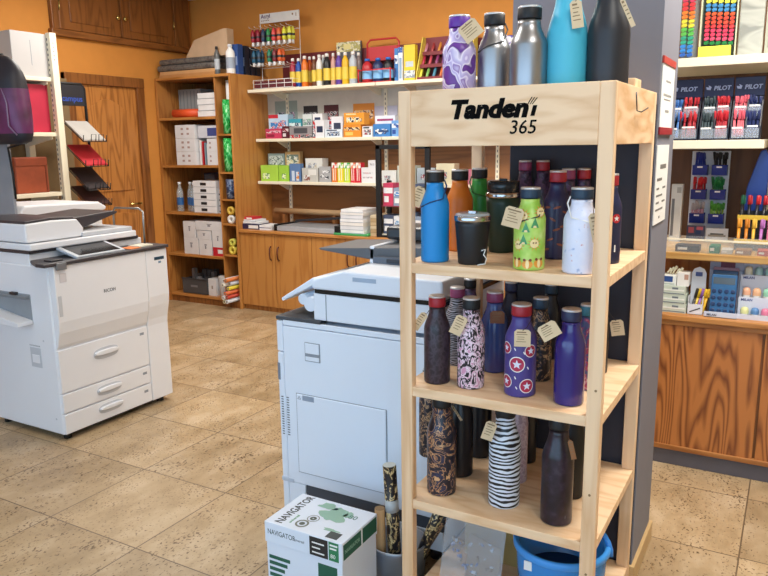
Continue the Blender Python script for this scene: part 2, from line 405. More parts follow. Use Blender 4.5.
def place(px0, px1, ptop, z, pbot=None, y=None):
    mid = (px0+px1)/2
    if pbot is not None: b = P(mid, pbot, 'z', z)
    else: b = P(mid, 300, 'y', y)
    c = Vector((b.x, b.y, z)); away = Vector((c.x, c.y, 0)).normalized()
    dep = (c-CAM).dot(fw); r = (px1-px0)/FPX*dep/2
    if pbot is not None: c = c + away*r; r = (px1-px0)/FPX*((c-CAM).dot(fw))/2
    h = P(mid, ptop, 'y', c.y).z - z
    return c, r, h
def add_tag(par, phi, rn, dx, dz, rot, zn, w=.042, h=.056, rows=True, mt=None, dn=.006, loopz=None):
    """card hanging on a cord from the neck; dx,dz its centre in the frame facing angle phi"""
    u = Vector((math.cos(phi), math.sin(phi), 0)); n = Vector((math.sin(phi), -math.cos(phi), 0)); zz = Vector((0, 0, 1))
    ca, sa = math.cos(rot), math.sin(rot)
    e1 = u*ca + zz*sa; e2 = -u*sa + zz*ca
    c = u*dx + n*(rn+dn) + zz*dz
    t = .0004
    def q(a, b, k): return c + e1*a + e2*b + n*k
    mb = MB(); W, H = w/2, h/2; k = .007
    poly = [(-W, -H), (W, -H), (W, H-k), (W-k, H), (-W+k, H), (-W, H-k)]
    nn = len(poly)
    mb.add([q(a, b, t) for a, b in poly]+[q(a, b, -t) for a, b in poly], [list(range(nn)), list(range(2*nn-1, nn-1, -1))]+[[i, (i+1) % nn, (i+1) % nn+nn, i+nn] for i in range(nn)])
    random.seed(int(abs(dx)*1e4+abs(dz)*1e4))
    for i, zr in enumerate((.62, .40, .1, -.15, -.45)):
        a0 = -.75+random.random()*.2; a1 = .2+random.random()*.55; hh = .07 if i else .14
        mb.add([q(W*a0, H*zr, t+.0004), q(W*a1, H*zr, t+.0004), q(W*a1, H*(zr+hh), t+.0004), q(W*a0, H*(zr+hh), t+.0004)], [(0, 1, 2, 3)], 1)
    tg = mb.build('price_tag', [mt or KR_TAG, mat('#8a7256', .8)], par, local=True)
    tg['label'] = 'kraft card price tag'
    top = q(0, H-.003, .001); side = u*(.6*rn if dx > 0 else -.6*rn) + n*(rn*.82) + zz*zn
    MB().tube([side, (side+top)/2 - zz*.004 + n*.004, top], .0009, 6).build('tag_cord', CORD, tg, local=True)
CAPTOP = mat('#d9d9da', .3, .55, noise=0)
def flask(kind, label, cat, c, r, h, body, capm, lvl, top=CAPTOP, phi=None, tagp=None, prints=None, extra=None, neck=.60, capr=.64, shoulder=.62, strap=None, band=None):
    t = thing(kind, label, cat, c, bottle_group[lvl])
    ph = math.atan2(-c.x, c.y) if phi is None else phi          # facing the aisle
    caph = min(.036, h*.14); hb = h-caph; rn = r*neck
    pr = [(r*.9, 0), (r*.985, .003), (r, .008), (r, h*shoulder*.5), (r, h*shoulder)]
    for k in range(1, 9):
        a = k/8; s = .5-.5*math.cos(PI*a); pr.append((r+(rn-r)*(s*.75+.25*a), h*shoulder + (hb*.955-h*shoulder)*a))
    pr += [(rn, hb)]
    mb = MB(); mb.lathe(pr, 36)
    mats = [body]
    if prints:
        for shp, u0, z0, mm in prints:
            if mm not in mats: mats.append(mm)
            wrap(mb, shp, r, u0, z0, ph, mats.index(mm), .0005+.0003*mats.index(mm))
    if extra: extra(mb, mats)
    b = mb.build('body', mats, t, local=True)
    rc = r*capr
    if capm:
        if band: MB().lathe([(rn*1.02, hb-.002), (rn*1.02, hb+.004)], 28).build('neck_ring', STEEL, t, local=True)
        cp = MB().lathe([(rc*.97, hb+.002), (rc, hb+.005), (rc, h-.007), (rc*.96, h-.005)], 28).build('cap', capm, t, local=True)
        MB().lathe([(rc*.985, h-.006), (rc*.99, h-.002), (rc*.93, h), (rc*.6, h)], 28).build('cap_disc', top, cp, local=True)
    if strap:
        u = Vector((math.cos(ph), math.sin(ph), 0)); n = Vector((math.sin(ph), -math.cos(ph), 0)); sd = strap[0]
        pts = [u*(rc*1.0*sd)+n*.004+Vector((0, 0, hb+.008)), u*(rc*1.25*sd)+n*.01+Vector((0, 0, hb-.01)), u*(r*.55*sd)+n*(r*.9)+Vector((0, 0, hb-.045)), u*(-r*.35*sd)+n*(r*.97)+Vector((0, 0, hb-.055)), u*(-r*.97*sd)+n*(r*.45)+Vector((0, 0, hb-.07))]
        MB().tube(pts, .0022, 6).build('carry_strap', strap[1], t, local=True)
    if tagp:
        dx, dz, rot = tagp[:3]; kw = tagp[3] if len(tagp) > 3 else {}
        rr = r if dz < h*.75 else r*.8
        add_tag(t, ph, rr, dx, h-dz, R(rot), hb-.004, **kw)
    return t

MATTE = lambda c: mat(c, .42, noise=.03)
CAPK = mat('#121317', .55); CAPR = mat('#a51d2c', .45); CAPP = mat('#8d3a63', .45); CAPV = mat('#5f2a9a', .4); CAPB = mat('#18334a', .45); CAPN = mat('#232a4e', .45)
# stand top
z = 1.640
def tb(px0, px1, ptop, y): return place(px0, px1, ptop, z, y=y)
PUR = mat('#c9bfe2', .35); PURD = mat('#5b2a86', .35); PURM = mat('#9a7fb8', .35); PURP = mat('#f0d3ec', .35)
c, r, h = tb(441, 474, 14, 1.98)
SWL = pattern('purple_swirl', [(.30, '#c4b8de'), (.38, '#8d6bb0'), (.42, '#ece2f6'), (.46, '#b6a4d6'), (.54, '#c9bfe2'), (.58, '#f0e6f6'), (.62, '#5b2a86'), (.70, '#6d3a94')], (26, 26, 20), dist=.8, detail=0)
prn = [(oval(.009, .019), -.006, .055, PURD), (oval(.009, .019, .5), .022, .045, PURD)]
prn += [(disc(.008), 0, .02, PURP), (disc(.007), -.014, .014, PURP), (disc(.007), .014, .014, PURP), (disc(.006), -.007, .032, PURP)]
flask('water_bottle', 'purple and lilac swirl patterned bottle with violet cap on the stand top', 'bottle', c, r, .262, SWL, CAPV, 0, tagp=(.030, .048, 38, dict(w=.056, h=.05)), prints=prn)
BR = mat('#a2a2a5', .34, 1, noise=.02)
c, r, h = tb(474, 506, 9, 2.02)
flask('water_bottle', 'brushed steel bottle beside the purple patterned one on the stand top', 'bottle', c, r, .265, BR, CAPK, 0, strap=(1, mat('#4a4644', .7)))
c, r, h = tb(504, 541, 6, 1.99)
flask('water_bottle', 'brushed steel bottle next to the turquoise flask on the stand top', 'bottle', c, r, .268, BR, CAPK, 0)
c, r, h = tb(538, 578, -20, 2.03)
flask('water_bottle', 'large turquoise matt bottle on the stand top', 'bottle', c, r, .335, MATTE('#4ab6d2'), CAPK, 0, shoulder=.55, tagp=(.022, .10, 8, dict(w=.03, h=.07)))
c, r, h = tb(576.5, 617, -22, 2.045)
flask('water_bottle', 'large matt black bottle at the end of the stand top', 'bottle', c, r, .34, MATTE('#26272d'), CAPK, 0, shoulder=.55, tagp=(.043, .105, 25, dict(w=.012, h=.08, dn=-.02)))
# upper shelf
z = SH[0]
def sh(px0, px1, ptop, pbot=None, y=None): return place(px0, px1, ptop, z, pbot, y)
c, r, h = sh(421, 449, 170, 263)
flask('water_bottle', 'bright blue bottle at the left end of the upper stand shelf', 'bottle', c, r, h, MATTE('#0f86cf'), CAPK, 1, strap=(1, mat('#123a6a', .6)), tagp=(-.05, .075, -20, dict(w=.03, h=.06, dn=-.02)))
c, r, h = sh(446, 472, 165, None, 2.17)
flask('water_bottle', 'orange bottle behind the blue one on the upper stand shelf', 'bottle', c, r, .262, MATTE('#d8741f'), CAPK, 1)
c, r, h = sh(466, 490, 164, None, 2.3)
flask('water_bottle', 'green bottle behind the black tumbler on the upper stand shelf', 'bottle', c, r, .262, MATTE('#2a8a35'), CAPK, 1, strap=(-1, mat('#1d5a26', .6)))
def tumbler(label, c, r, h, bodym, lidm, bandm, string=False, lidh=.0):
    t = thing('tumbler', label, 'tumbler', c, bottle_group[1])
    MB().lathe([(r*.74, 0), (r*.78, .004), (r*.95, h*.8), (r*.97, h-.014)], 36).build('body', bodym, t, local=True)
    MB().lathe([(r*.98, h-.016), (r, h-.012), (r, h-.002), (r*.96, h)], 36).build('rim', bandm, t, local=True)
    l = MB().lathe([(r*.94, h-.003), (r*.94, h+.004+lidh), (r*.85, h+.007+lidh), (r*.5, h+.006+lidh)], 36).build('lid', lidm, t, local=True)
    ph = math.atan2(-c.x, c.y); u = Vector((math.cos(ph), math.sin(ph), 0)); n = Vector((math.sin(ph), -math.cos(ph), 0))
    MB().box(-.012, -.006, h+.004+lidh, .012, .006, h+.013+lidh).build('slider', lidm if lidh else STEEL, l, .002, local=True)
    if string:
        pts = [u*(r*.5)+n*(r*.7)+Vector((0, 0, .042)), u*(r*.72)+n*(r*.62)+Vector((0, 0, .046)), u*(r*.62)+n*(r*.68)+Vector((0, 0, .03)), u*(r*.78)+n*(r*.6)+Vector((0, 0, .018)), u*(r*.7)+n*(r*.75)+Vector((0, 0, .004)), u*(r*.3)+n*(r*.95)+Vector((0, 0, .0025))]
        MB().tube(pts, .0018, 6).build('string', PAPER, t, local=True)
    return t
c, r, h = sh(454, 490, 213, 266)
tumbler('matt black tumbler with steel rim and white string on the upper shelf', c, r, h-.006, MATTE('#17191e'), clear('clear_lid', '#cfd6da', .5), STEEL, True)
c, r, h = sh(484, 518, 192, None, 2.2)
tumbler('dark green tumbler with smoky lid behind the black tumbler', c, r, h, MATTE('#1c3526'), mat('#20262a', .25), STEEL, False, .03)
LIME = pattern('lime_print', [(.38, '#9cc94a'), (.55, '#b4d765'), (.7, '#cfe08a')], (24, 24, 24)); ORG = mat('#e39a3a', .4); LGR = mat('#4c9a63', .4); CRM = mat('#f3dca0', .4); BRN = mat('#7a3b1d', .4)
c, r, h = sh(513, 544, 187, 271)
prn = []
for u0, z0 in ((.014, .075), (-.032, .07), (.03, .16), (-.018, .15)):
    prn += [(star(.021, 11), u0, z0, ORG), (disc(.012), u0, z0, CRM), (disc(.0022, 8), u0-.003, z0+.002, BRN), (disc(.0022, 8), u0+.004, z0+.002, BRN)]
for u0, z0 in ((.014, .13), (-.016, .085), (-.01, .118)):
    prn += [([(-.011, -.012), (.011, -.012), (0, .016)], u0, z0, LGR), ([(-.005, -.012), (.005, -.012), (0, .003)], u0, z0, CRM)]
for u0, z0 in ((-.004, .018), (.028, .02), (-.035, .02)):
    prn += [(oval(.015, .012), u0, z0, ORG), (oval(.005, .012), u0, z0, CRM), (disc(.004, 8), u0-.008, z0+.012, BRN), (disc(.004, 8), u0+.008, z0+.012, BRN)]
flask('water_bottle', 'lime green animal-print bottle with dark cap on the upper stand shelf', 'bottle', c, r, h, LIME, CAPB, 1, prints=prn, tagp=(-.045, .078, -15, dict(w=.05, h=.055)), strap=(1, mat('#3b3a36', .7)))
FOX = mat('#8c4a34', .4)
c, r, h = sh(541, 567, 187, None, 2.14)
prn = [(oval(.011, .0035, t_), u0, z0, FOX) for u0, z0, t_ in ((-.018, .06, .4), (.012, .045, -.3), (.02, .1, .2), (-.012, .12, -.5), (.0, .155, .3), (-.03, .155, .1), (.026, .14, -.4), (-.03, .03, .2), (0, .09, .3))]
flask('water_bottle', 'navy bottle with small rust animals and red cap on the upper shelf', 'bottle', c, r, .262, mat('#26264d', .35), CAPR, 1, prints=prn)
WHB = pattern('speckled_white', [(.25, '#cf9fa8'), (.32, '#dfe2f2'), (.66, '#d9def2'), (.74, '#9fb2d8')], (60, 60, 60), rough=.4)
c, r, h = sh(562, 596, 187, 275)
flask('water_bottle', 'white speckled bottle with teal-black cap beside the right front post', 'bottle', c, r, h, WHB, CAPB, 1, tagp=(.038, .10, 12, dict(w=.03, h=.075)), strap=(-1, mat('#f0f0f0', .6)))
DKP = pattern('dusky_purple_print', [(.35, '#2d2438'), (.5, '#5d4468'), (.65, '#2a2233')], (45, 45, 45), dist=1)
for a, b_, tp, yy, lb, cm in ((514, 530, 165, 2.38, 'dark print bottle with dusty mauve cap deep in the upper shelf', CAPP), (531, 547, 164, 2.385, 'dark print bottle with red cap deep in the upper shelf', CAPR),
                      (556, 572, 182, 2.35, 'dark bottle with mauve cap behind the speckled white one', CAPP), (571, 587, 180, 2.38, 'dark bottle with red cap behind the speckled white one', CAPR)):
    c, r, h = sh(a-5, b_+5, tp, None, yy)
    flask('water_bottle', lb, 'bottle', c, min(r, .034), .26 if tp > 170 else .285, DKP, cm, 1)
c, r, h = sh(593, 617, 190, None, 2.12)
flask('water_bottle', 'navy bottle with red star patch half hidden behind the right front post', 'bottle', c, r, .255, mat('#1c2144', .35), CAPR, 1, prints=[(disc(.013), .022, .13, RED), (star(.009), .022, .13, PAPER), ([(-.002, -.01), (.002, -.01), (.002, .01), (-.002, .01)], .02, .045, PAPER)])
# middle shelf
z = SH[1]
c, r, h = sh(424, 450, 295, 385)
flask('water_bottle', 'dark plum mottled bottle with red cap at the left of the middle shelf', 'bottle', c, r, h, pattern('plum_camo', [(.38, '#2a2029'), (.5, '#3f3340'), (.62, '#241c24')], (50, 50, 40)), CAPR, 2, tagp=(-.052, .075, -35, dict(w=.024, h=.06, dn=-.015)))
ZB = pattern('zebra_bands', [(.40, '#15151a'), (.48, '#dfe6f2')], (13, 13, 24), 'wave', .35, 1.5, 7)
ZB2 = pattern('zebra_bands_fine', [(.5, '#15151a'), (.58, '#a9a9b5')], (20, 20, 50), 'wave', .35, 1.5, 7)
c, r, h = sh(446, 469, 287, None, 2.15)
flask('water_bottle', 'zebra striped bottle with mauve cap behind the marble one', 'bottle', c, r, .262, ZB2, CAPP, 2)
c, r, h = sh(457, 484, 297, 390)
MRB = pattern('pink_black_marble', [(.40, '#17141a'), (.47, '#1d1a20'), (.5, '#d9b6cc'), (.56, '#efe6ee'), (.62, '#cf94b4')], (46, 46, 34), dist=2.6, detail=3)
flask('water_bottle', 'pink, black and white marbled bottle with black cap on the middle shelf', 'bottle', c, r, h, MRB, CAPK, 2, tagp=(-.037, .075, -25, dict(w=.036, h=.06)))
c, r, h = sh(482, 508, 288, None, 2.14)
flask('water_bottle', 'glassy blue-violet bottle with mauve cap behind the star bottle', 'bottle', c, r, .262, pattern('blue_violet_haze', [(.3, '#33487f'), (.5, '#42548e'), (.7, '#4d4378')], (18, 18, 9), rough=.15), CAPP, 2, tagp=(.008, .075, 0, dict(w=.045, h=.04, mt=mat('#8a5a41', .8))))
STB = mat('#4a3f86', .32)
c, r, h = sh(504, 535, 303, 398)
prn = []
for u0, z0, s in ((-.010, .100, .0235), (.020, .036, .0215), (.030, .140, .019), (-.044, .045, .02), (-.046, .145, .018)):
    if s: prn += [(disc(s), u0, z0, PAPER), (disc(s*.88), u0, z0, mat('#b02a4c', .35)), (star(s*.6), u0, z0, mat('#dfe3f4', .4))]
prn += [(oval(.0018, .005, .5), u0, z0, PAPER) for u0, z0 in ((.022, .09), (-.014, .06), (-.01, .03), (-.016, .145), (.010, .135))]
prn = prn
flask('water_bottle', 'violet bottle with white stars in red circles and red cap', 'bottle', c, r, h, STB, CAPR, 2, prints=prn, tagp=(.004, .09, 0, dict(w=.046, h=.05)), strap=None)
GLD = pattern('gold_dark_floral', [(.42, '#15131a'), (.5, '#2a2436'), (.56, '#8a6a4a'), (.6, '#caa27a'), (.64, '#1a1620')], (30, 30, 30), dist=2.5)
c, r, h = sh(529, 553, 294, None, 2.12)
flask('water_bottle', 'dark bottle with gold floral print between star and indigo bottles', 'bottle', c, r, .26, GLD, CAPB, 2, tagp=(.02, .10, 35, dict(w=.05, h=.04, mt=mat('#6d4c37', .8))))
c, r, h = sh(553, 583, 308, 407)
flask('water_bottle', 'plain glossy indigo bottle with wide kraft tag on the middle shelf', 'bottle', c, r, h, mat('#231a72', .2, coat=.5), CAPN, 2, tagp=(-.058, .055, 33, dict(w=.055, h=.045)))
for a, b_, yy, lb, bm, cm in ((460, 480, 2.33, 'black-capped dark bottle deep behind the zebra one', DKP, CAPK), (501, 521, 2.34, 'indigo-capped dark bottle deep behind the blue-violet one', mat('#232038', .4), CAPN),
                       (541, 561, 2.36, 'plain dark bottle deep behind the indigo one', mat('#1b1b26', .4), CAPB), (577, 600, 2.1, 'pink and teal blossom print bottle with teal cap by the right post', pattern('blossom', [(.35, '#2f5a78'), (.48, '#5b4a8a'), (.56, '#b0375a'), (.66, '#d7a7b8')], (40, 40, 40), dist=1), mat('#3a7a8c', .4)),
                       (590, 610, 2.27, 'black bottle with kraft tag showing right of the right post', mat('#17171c', .4), CAPK)):
    c, r, h = sh(a, b_, 300, None, yy)
    flask('water_bottle', lb, 'bottle', c, min(r, .034), .258, bm, cm, 2, tagp=(.055, .10, 10, dict(w=.04, h=.05)) if a == 590 else None)
# low shelf
z = SH[2]
GL2 = pattern('gold_navy_ornament', [(.36, '#171722'), (.47, '#24253a'), (.5, '#9c6d4d'), (.535, '#d7a878'), (.55, '#3a2a2c'), (.62, '#34385a'), (.7, '#191824')], (17, 17, 17), dist=3)
c, r, h = sh(427, 456, 400, 497)
flask('water_bottle', 'navy and copper ornament bottle at the left front of the low shelf', 'bottle', c, r, .322, GL2, CAPK, 3, prints=[(oval(.03, .0035), 0, .172, mat('#caa27a', .4)), ([(-.02, -.006), (-.004, -.006), (-.007, .008), (-.012, .001), (-.018, .01)], -.004, .06, mat('#d7a878', .4)), ([(.0, -.006), (.014, -.002), (.011, .01), (.006, .003), (.001, .008)], .014, .065, mat('#d7a878', .4))])
c, r, h = sh(419, 441, 400, None, 2.2)
flask('water_bottle', 'copper ornament bottle behind the navy ornament bottle', 'bottle', c, r, .322, GLD, CAPK, 3)
c, r, h = sh(449, 474, 395, None, 2.11)
flask('water_bottle', 'plain black bottle right behind the navy ornament bottle', 'bottle', c, r, .322, mat('#15151b', .35), CAPK, 3, tagp=(-.012, .09, 32, dict(w=.008, h=.06)))
c, r, h = sh(471, 493, 395, None, 2.28)
flask('water_bottle', 'plain black bottle deep in the shelf beside the zebra bottle', 'bottle', c, r, .322, mat('#16161c', .35), CAPK, 3)
c, r, h = sh(488, 519, 412, 510)
flask('water_bottle', 'bold zebra striped black and white bottle on the low shelf', 'bottle', c, r, .322, ZB, CAPK, 3, tagp=(-.047, .066, -18, dict(w=.034, h=.06)))
c, r, h = sh(508, 531, 395, None, 2.15)
flask('water_bottle', 'pale pink stone print bottle behind the zebra bottle', 'bottle', c, r, .322, pattern('pale_stone', [(.4, '#a58d9b'), (.5, '#c9b6c0'), (.6, '#b39aa8')], (60, 60, 60)), CAPK, 3)
c, r, h = sh(520, 540, 395, None, 2.31)
flask('water_bottle', 'plain black bottle at the back of the shelf before the pillar', 'bottle', c, r, .322, mat('#18181f', .35), CAPK, 3)
c, r, h = sh(540, 571, 422, 527)
fl = flask('water_bottle', 'dark aubergine bottle with faint marks at the right front of low shelf', 'bottle', c, r, .322, pattern('aubergine', [(.4, '#1f1720'), (.6, '#2b2030'), (.7, '#382e3c')], (40, 40, 40), rough=.3), CAPK, 3, tagp=(.037, .075, 14, dict(w=.014, h=.06, mt=mat('#9a6a44', .8))),
           prints=[(oval(.0012, .006), .027, .03, GREYD)])
c, r, h = sh(567, 590, 420, None, 2.13)
flask('water_bottle', 'black bottle with pale printed marks by the right front post', 'bottle', c, r, .322, BLACK, CAPK, 3, prints=[(oval(.003, .008), -.005+.008*(k % 2), .06+.018*k, GREYP) for k in range(6)])

# bottom shelf: zip bag and clear blue tub
z = SH[3]
bg = thing('zip_bag', 'clear zip bag of small parts leaning on the bottom shelf of the stand', 'bag', (-.8, 2.06, z))
def bagpt(u, v, k):    # leaning sheet, bulged in the lower part
    x = -.955+.215*u; y = 2.035+.07*v + .0; zz = z+.002+.245*v - .012*u
    return (x, y + k*(.018*math.sin(PI*u)*math.sin(PI*min(1, v*1.15+.05)) + .001), zz)
mb = MB(); nu, nv = 10, 12
for k in (-1, 1):
    o = [[bagpt(i/nu, j/nv, k) for i in range(nu+1)] for j in range(nv+1)]
    mb.add([p for row in o for p in row], [(j*(nu+1)+i, j*(nu+1)+i+1, (j+1)*(nu+1)+i+1, (j+1)*(nu+1)+i) for j in range(nv) for i in range(nu)], 0, True)
mb.build('pouch', clear('bag_film', '#d4d9e2', .26, .08), bg)
mb = MB()
for vz in (.9, .93): mb.tube([bagpt(i/10, vz, -1.2) for i in range(11)], .0012, 6)
mb.build('zip_strip', clear('zip_film', '#e8ecf2', .5), bg)
mb = MB(); random.seed(3)
for k in range(46):
    u, v = .15+random.random()*.7, .05+random.random()*.6; p = Vector(bagpt(u, v, 0)); q = Matrix.Rotation(random.random()*3, 3, 'X') @ Matrix.Rotation(random.random()*3, 3, 'Z')
    M4 = Matrix.Translation(p) @ q.to_4x4(); s = .0022+.003*random.random()
    mb.box(-s*1.6, -s*.7, -s, s*1.6, s*.7, s, k % 3, M4)
mb.add([Vector(bagpt(u, v, .2)) for u, v in ((.42, .05), (.95, .05), (.95, .62), (.42, .70))]+[Vector(bagpt(u, v, .26)) for u, v in ((.42, .05), (.95, .05), (.95, .62), (.42, .70))], [(0, 1, 2, 3), (7, 6, 5, 4), (0, 4, 5, 1), (1, 5, 6, 2), (2, 6, 7, 3), (3, 7, 4, 0)], 2)
cts = mb.build('contents', [mat('#7f8fc0', .3), mat('#cdd2de', .3), mat('#a08e7c', .6)], bg); cts['kind'] = 'stuff'
bt = thing('storage_tub', 'see-through blue plastic tub with dark inside on the bottom shelf', 'tub', (-.55, 2.1, z))
TUB = clear('blue_plastic', '#3f98e4', .75, .12)
MB().lathe([(.10, .002), (.125, .01), (.138, .12), (.142, .21), (.136, .215), (.131, .2), (.125, .02), (.0, .012)], 36, 0, (-.56, 2.11, z), None, False, False).build('tub_wall', TUB, bt)
MB().lathe([(.146, .195), (.152, .2), (.152, .218), (.145, .222), (.137, .218)], 36, 0, (-.56, 2.11, z), None, False, False).build('rim', mat('#3f97e6', .25), bt)
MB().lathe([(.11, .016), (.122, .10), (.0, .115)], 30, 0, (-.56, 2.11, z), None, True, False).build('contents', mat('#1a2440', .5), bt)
hd = MB()
hd.tube([(-.56+.15*math.cos(a), 2.11+.02+.03*math.sin(a), z+.19+.10*math.sin(a)) for a in [PI*k/16 for k in range(17)]], .009, 10); hd.build('handle', mat('#2d7fd2', .25), bt)
bx('label_card', (-.64, 1.985-.004, z+.16), (-.615, 1.985-.001, z+.19), PAPER, bt)
solid('cardboard_box', 'plain brown carton at the back of the bottom shelf of the stand', 'box', (-.94, 2.22, z), (-.74, 2.38, z+.16), mat('#b99f63', .8))

# ------------------------------------------------------------------ paper carton on the floor
t = thing('paper_box', 'white copy paper carton with green map print on the floor by the copier', 'box', (-1.322, 1.866, 0))
bxm = [mat('#dfe6f2', .55, noise=.01), GREEN, mat('#1c5c48', .5), INK]
X0, X1, Y0, Y1 = -1.479, -1.165, 1.755, 1.978; ZT = .30
m = MB().box(X0+.004, Y0+.004, 0, X1-.004, Y1-.004, ZT-.07)
for k in range(4): m.box(X0+.012, Y0+.0035, .165-.022*k, X0+.10-.012*k, Y0+.0041, .178-.022*k, 2)
m.box(X0+.215, Y0+.0035, .09, X0+.29, Y0+.0041, .205, 2)
m.build('carton_body', bxm, t)
ld = MB().box(X0, Y0, ZT-.075, X1, Y1, ZT).build('lid', bxm[0], t, .002)
e = .0006
text('lettering', 'NAVIGATOR', (X0+.012, Y0-e+.0008, ZT-.042), FRONT, .026, mat('#47585c', .6), ld, .0003, 0, .0003, sx=.78)
text('lettering', 'NAVIGATOR', (X0+.062, Y0+.012, ZT+.0004), (0, 0, PI/2), .043, mat('#3a3f41', .6), ld, .0003, 0, .0006, sx=.82)
text('lettering', 'universal', (X0+.088, Y0+.03, ZT+.0004), (0, 0, PI/2), .016, GREEN, ld, .0003)
text('lettering', 'universal', (X0+.118, Y0-.0002, ZT-.040), FRONT, .013, GREYD, ld, .0003)
text('lettering', '80', (X1-.075, Y1-.075, ZT+.0004), (0, 0, 0), .034, mat('#5a7f74', .6), ld, .0003)
pr = MB()
MAPG = mat('#94b8a5', .6)
def blob(cx_, cy_, a, b2, n=26, seed=1, mi=0):
    random.seed(seed); ph = [random.random()*6 for _ in range(4)]
    pts = []
    for k in range(n):
        th = 2*PI*k/n; q = 1+.18*math.sin(3*th+ph[0])+.12*math.sin(5*th+ph[1])+.06*math.sin(9*th+ph[2])
        pts.append((cx_+a*q*math.cos(th), cy_+b2*q*math.sin(th), ZT+.0006))
    pr.add([(cx_, cy_, ZT+.0006)]+pts, [(0, 1+i, 1+(i+1) % n) for i in range(n)], mi)
blob(X0+.19, Y0+.145, .050, .045, seed=5); blob(X0+.14, Y0+.185, .035, .02, seed=9); blob(X0+.235, Y0+.055, .03, .008, seed=4); blob(X0+.236, Y0+.165, .016, .02, seed=11)
def ring(cx_, cy_, r0, r1, mi):
    n = 24; vs = []
    for k in range(n):
        th = 2*PI*k/n; vs += [(cx_+r0*math.cos(th), cy_+r0*math.sin(th), ZT+.0009), (cx_+r1*math.cos(th), cy_+r1*math.sin(th), ZT+.0009)]
    pr.add(vs, [(2*k, 2*k+1, (2*k+3) % (2*n), (2*k+2) % (2*n)) for k in range(n)], mi)
ring(X0+.14, Y0+.09, .019, .022, 1); ring(X0+.125, Y0+.045, .017, .024, 1); ring(X0+.125, Y0+.045, 0, .010, 2); ring(X0+.14, Y0+.09, .003, .012, 2)
pr.box(X1-.075, Y0+.012, ZT+.0002, X1-.03, Y0+.05, ZT+.0008, 3)
pr.build('map_print', [MAPG, mat('#7c7f74', .6), mat('#5f665c', .6), mat('#4a4e4c', .6)], ld)
pl = MB()
pl.box(X0+.186, Y0-.0007, ZT-.070, X0+.258, Y0+.001, ZT-.004, 0).box(X0+.262, Y0-.0007, ZT-.070, X0+.300, Y0+.001, ZT-.004, 1)
for k in range(3): pl.box(X0+.196, Y0-.0010, ZT-.026-.017*k, X0+.244-.016*(k % 2), Y0, ZT-.021-.017*k, 2)
pl.box(X0+.266, Y0-.0010, ZT-.03, X0+.292, Y0, ZT-.024, 2).box(X0+.266, Y0-.0010, ZT-.018, X0+.296, Y0, ZT-.012, 2)
pl.box(X1-.001, Y0+.006, ZT-.062, X1+.0007, Y0+.115, ZT-.008, 3).box(X1-.001, Y0+.125, ZT-.062, X1+.0007, Y1-.006, ZT-.008, 3)
pl.box(X1-.001, Y0+.118, ZT-.073, X1+.0007, Y0+.122, ZT, 2)
pl.build('printed_panel', [INK, mat('#2b7f52', .5), PAPER, mat('#245f4a', .5)], ld)
text('lettering', '80', (X0+.268, Y0-.0012, ZT-.06), FRONT, .02, PAPER, ld, .0003)
text('lettering', 'NAVIGATOR', (X1+.0008, Y0+.014, ZT-.042), RIGHT, .020, mat('#9cc4ae', .5), ld, .0003, sx=.8)

# bin with wrapping-paper rolls
bc = Vector((-1.145, 2.09, 0))
bn = thing('metal_bin', 'grey metal bin holding wrapping paper rolls beside the pine stand', 'bin', bc)
BR_ = .104
m = MB().lathe([(BR_*.85, .002), (BR_*.9, .006), (BR_, .14), (BR_, .15), (BR_*.95, .15), (BR_*.85, .01), (0, .008)], 32, 0, bc, None, True, False)
m.build('bin_wall', mat('#8a94a2', .35, .7), bn)
MB().tube([(bc.x+BR_*1.0*math.cos(2*PI*k/32), bc.y+BR_*1.0*math.sin(2*PI*k/32), .15) for k in range(32)], .004, 8, closed=True).build('rim', mat('#aab4c0', .3, .8), bn)
FLW = pattern('gold_flower_paper', [(.42, '#17141a'), (.52, '#221d1c'), (.56, '#b59a68'), (.62, '#e0cf9f'), (.66, '#3a2f22')], (34, 34, 26), dist=2)
def roll(label, p0, p1, r, m_, endm, sleeve=False):
    p0 = Vector(p0); p1 = Vector(p1); t = thing('wrapping_paper_roll', label, 'roll', p0, 'wrapping paper rolls in the bin')
    MB().cyl(p0, p1, r, n=24).build('paper', m_, t)
    d_ = (p1-p0).normalized()
    MB().cyl(p1-d_*.0005, p1+d_*.0012, r*.97, n=24).build('roll_end', endm, t)
    if sleeve:
        a = p0.lerp(p1, .62); b2 = p0.lerp(p1, .72)
        n_ = Vector((.3, -.95, 0)); MB().cyl(a, b2, r*1.03, n=24).build('paper_label', mat('#aeb2b4', .4), t)
roll('black and gold flower roll wrapped in clear film at the left of bin', (-1.125, 2.04, .012), (-1.152, 2.045, .455), .0235, FLW, mat('#cfd0c6', .3), True)
roll('plain kraft brown roll beside the flowered roll in the bin', (-1.176, 2.022, .012), (-1.180, 2.022, .295), .018, mat('#b89468', .7), mat('#8f7350', .8))
roll('black and cream flower roll leaning inside the stand under the low shelf', (-1.095, 2.10, .012), (-.957, 2.13, .39), .02, FLW, mat('#6a5f50', .6))
roll('thin black and tan roll leaning deepest towards the pillar', (-1.12, 2.135, .012), (-.93, 2.155, .36), .017, GLD, mat('#4d443c', .6))

# ------------------------------------------------------------------ copier in front of the counter (right machine)
cyF, cyB, cL, cR_ = 2.2, 2.80, -1.746, -1.02
CW = mat('#dfe7f3', .4, noise=.005)
t = thing('copier', 'large bluish white office copier right behind the paper carton', 'copier', ((cL+cR_)/2, 2.5, 0))
m = MB().box(cL+.01, cyF+.012, .07, cR_, cyB, .875)
m.build('body', CW, t, .008)
for x in (cL+.06, cR_-.06):
    for y in (cyF+.08, cyB-.08): MB().cyl((x, y, 0), (x, y, .07), .025).build('caster', DARK, t)
bx('base_skirt', (cL+.03, cyF+.05, .045), (cR_-.01, cyB-.03, .07), GREYD, t)
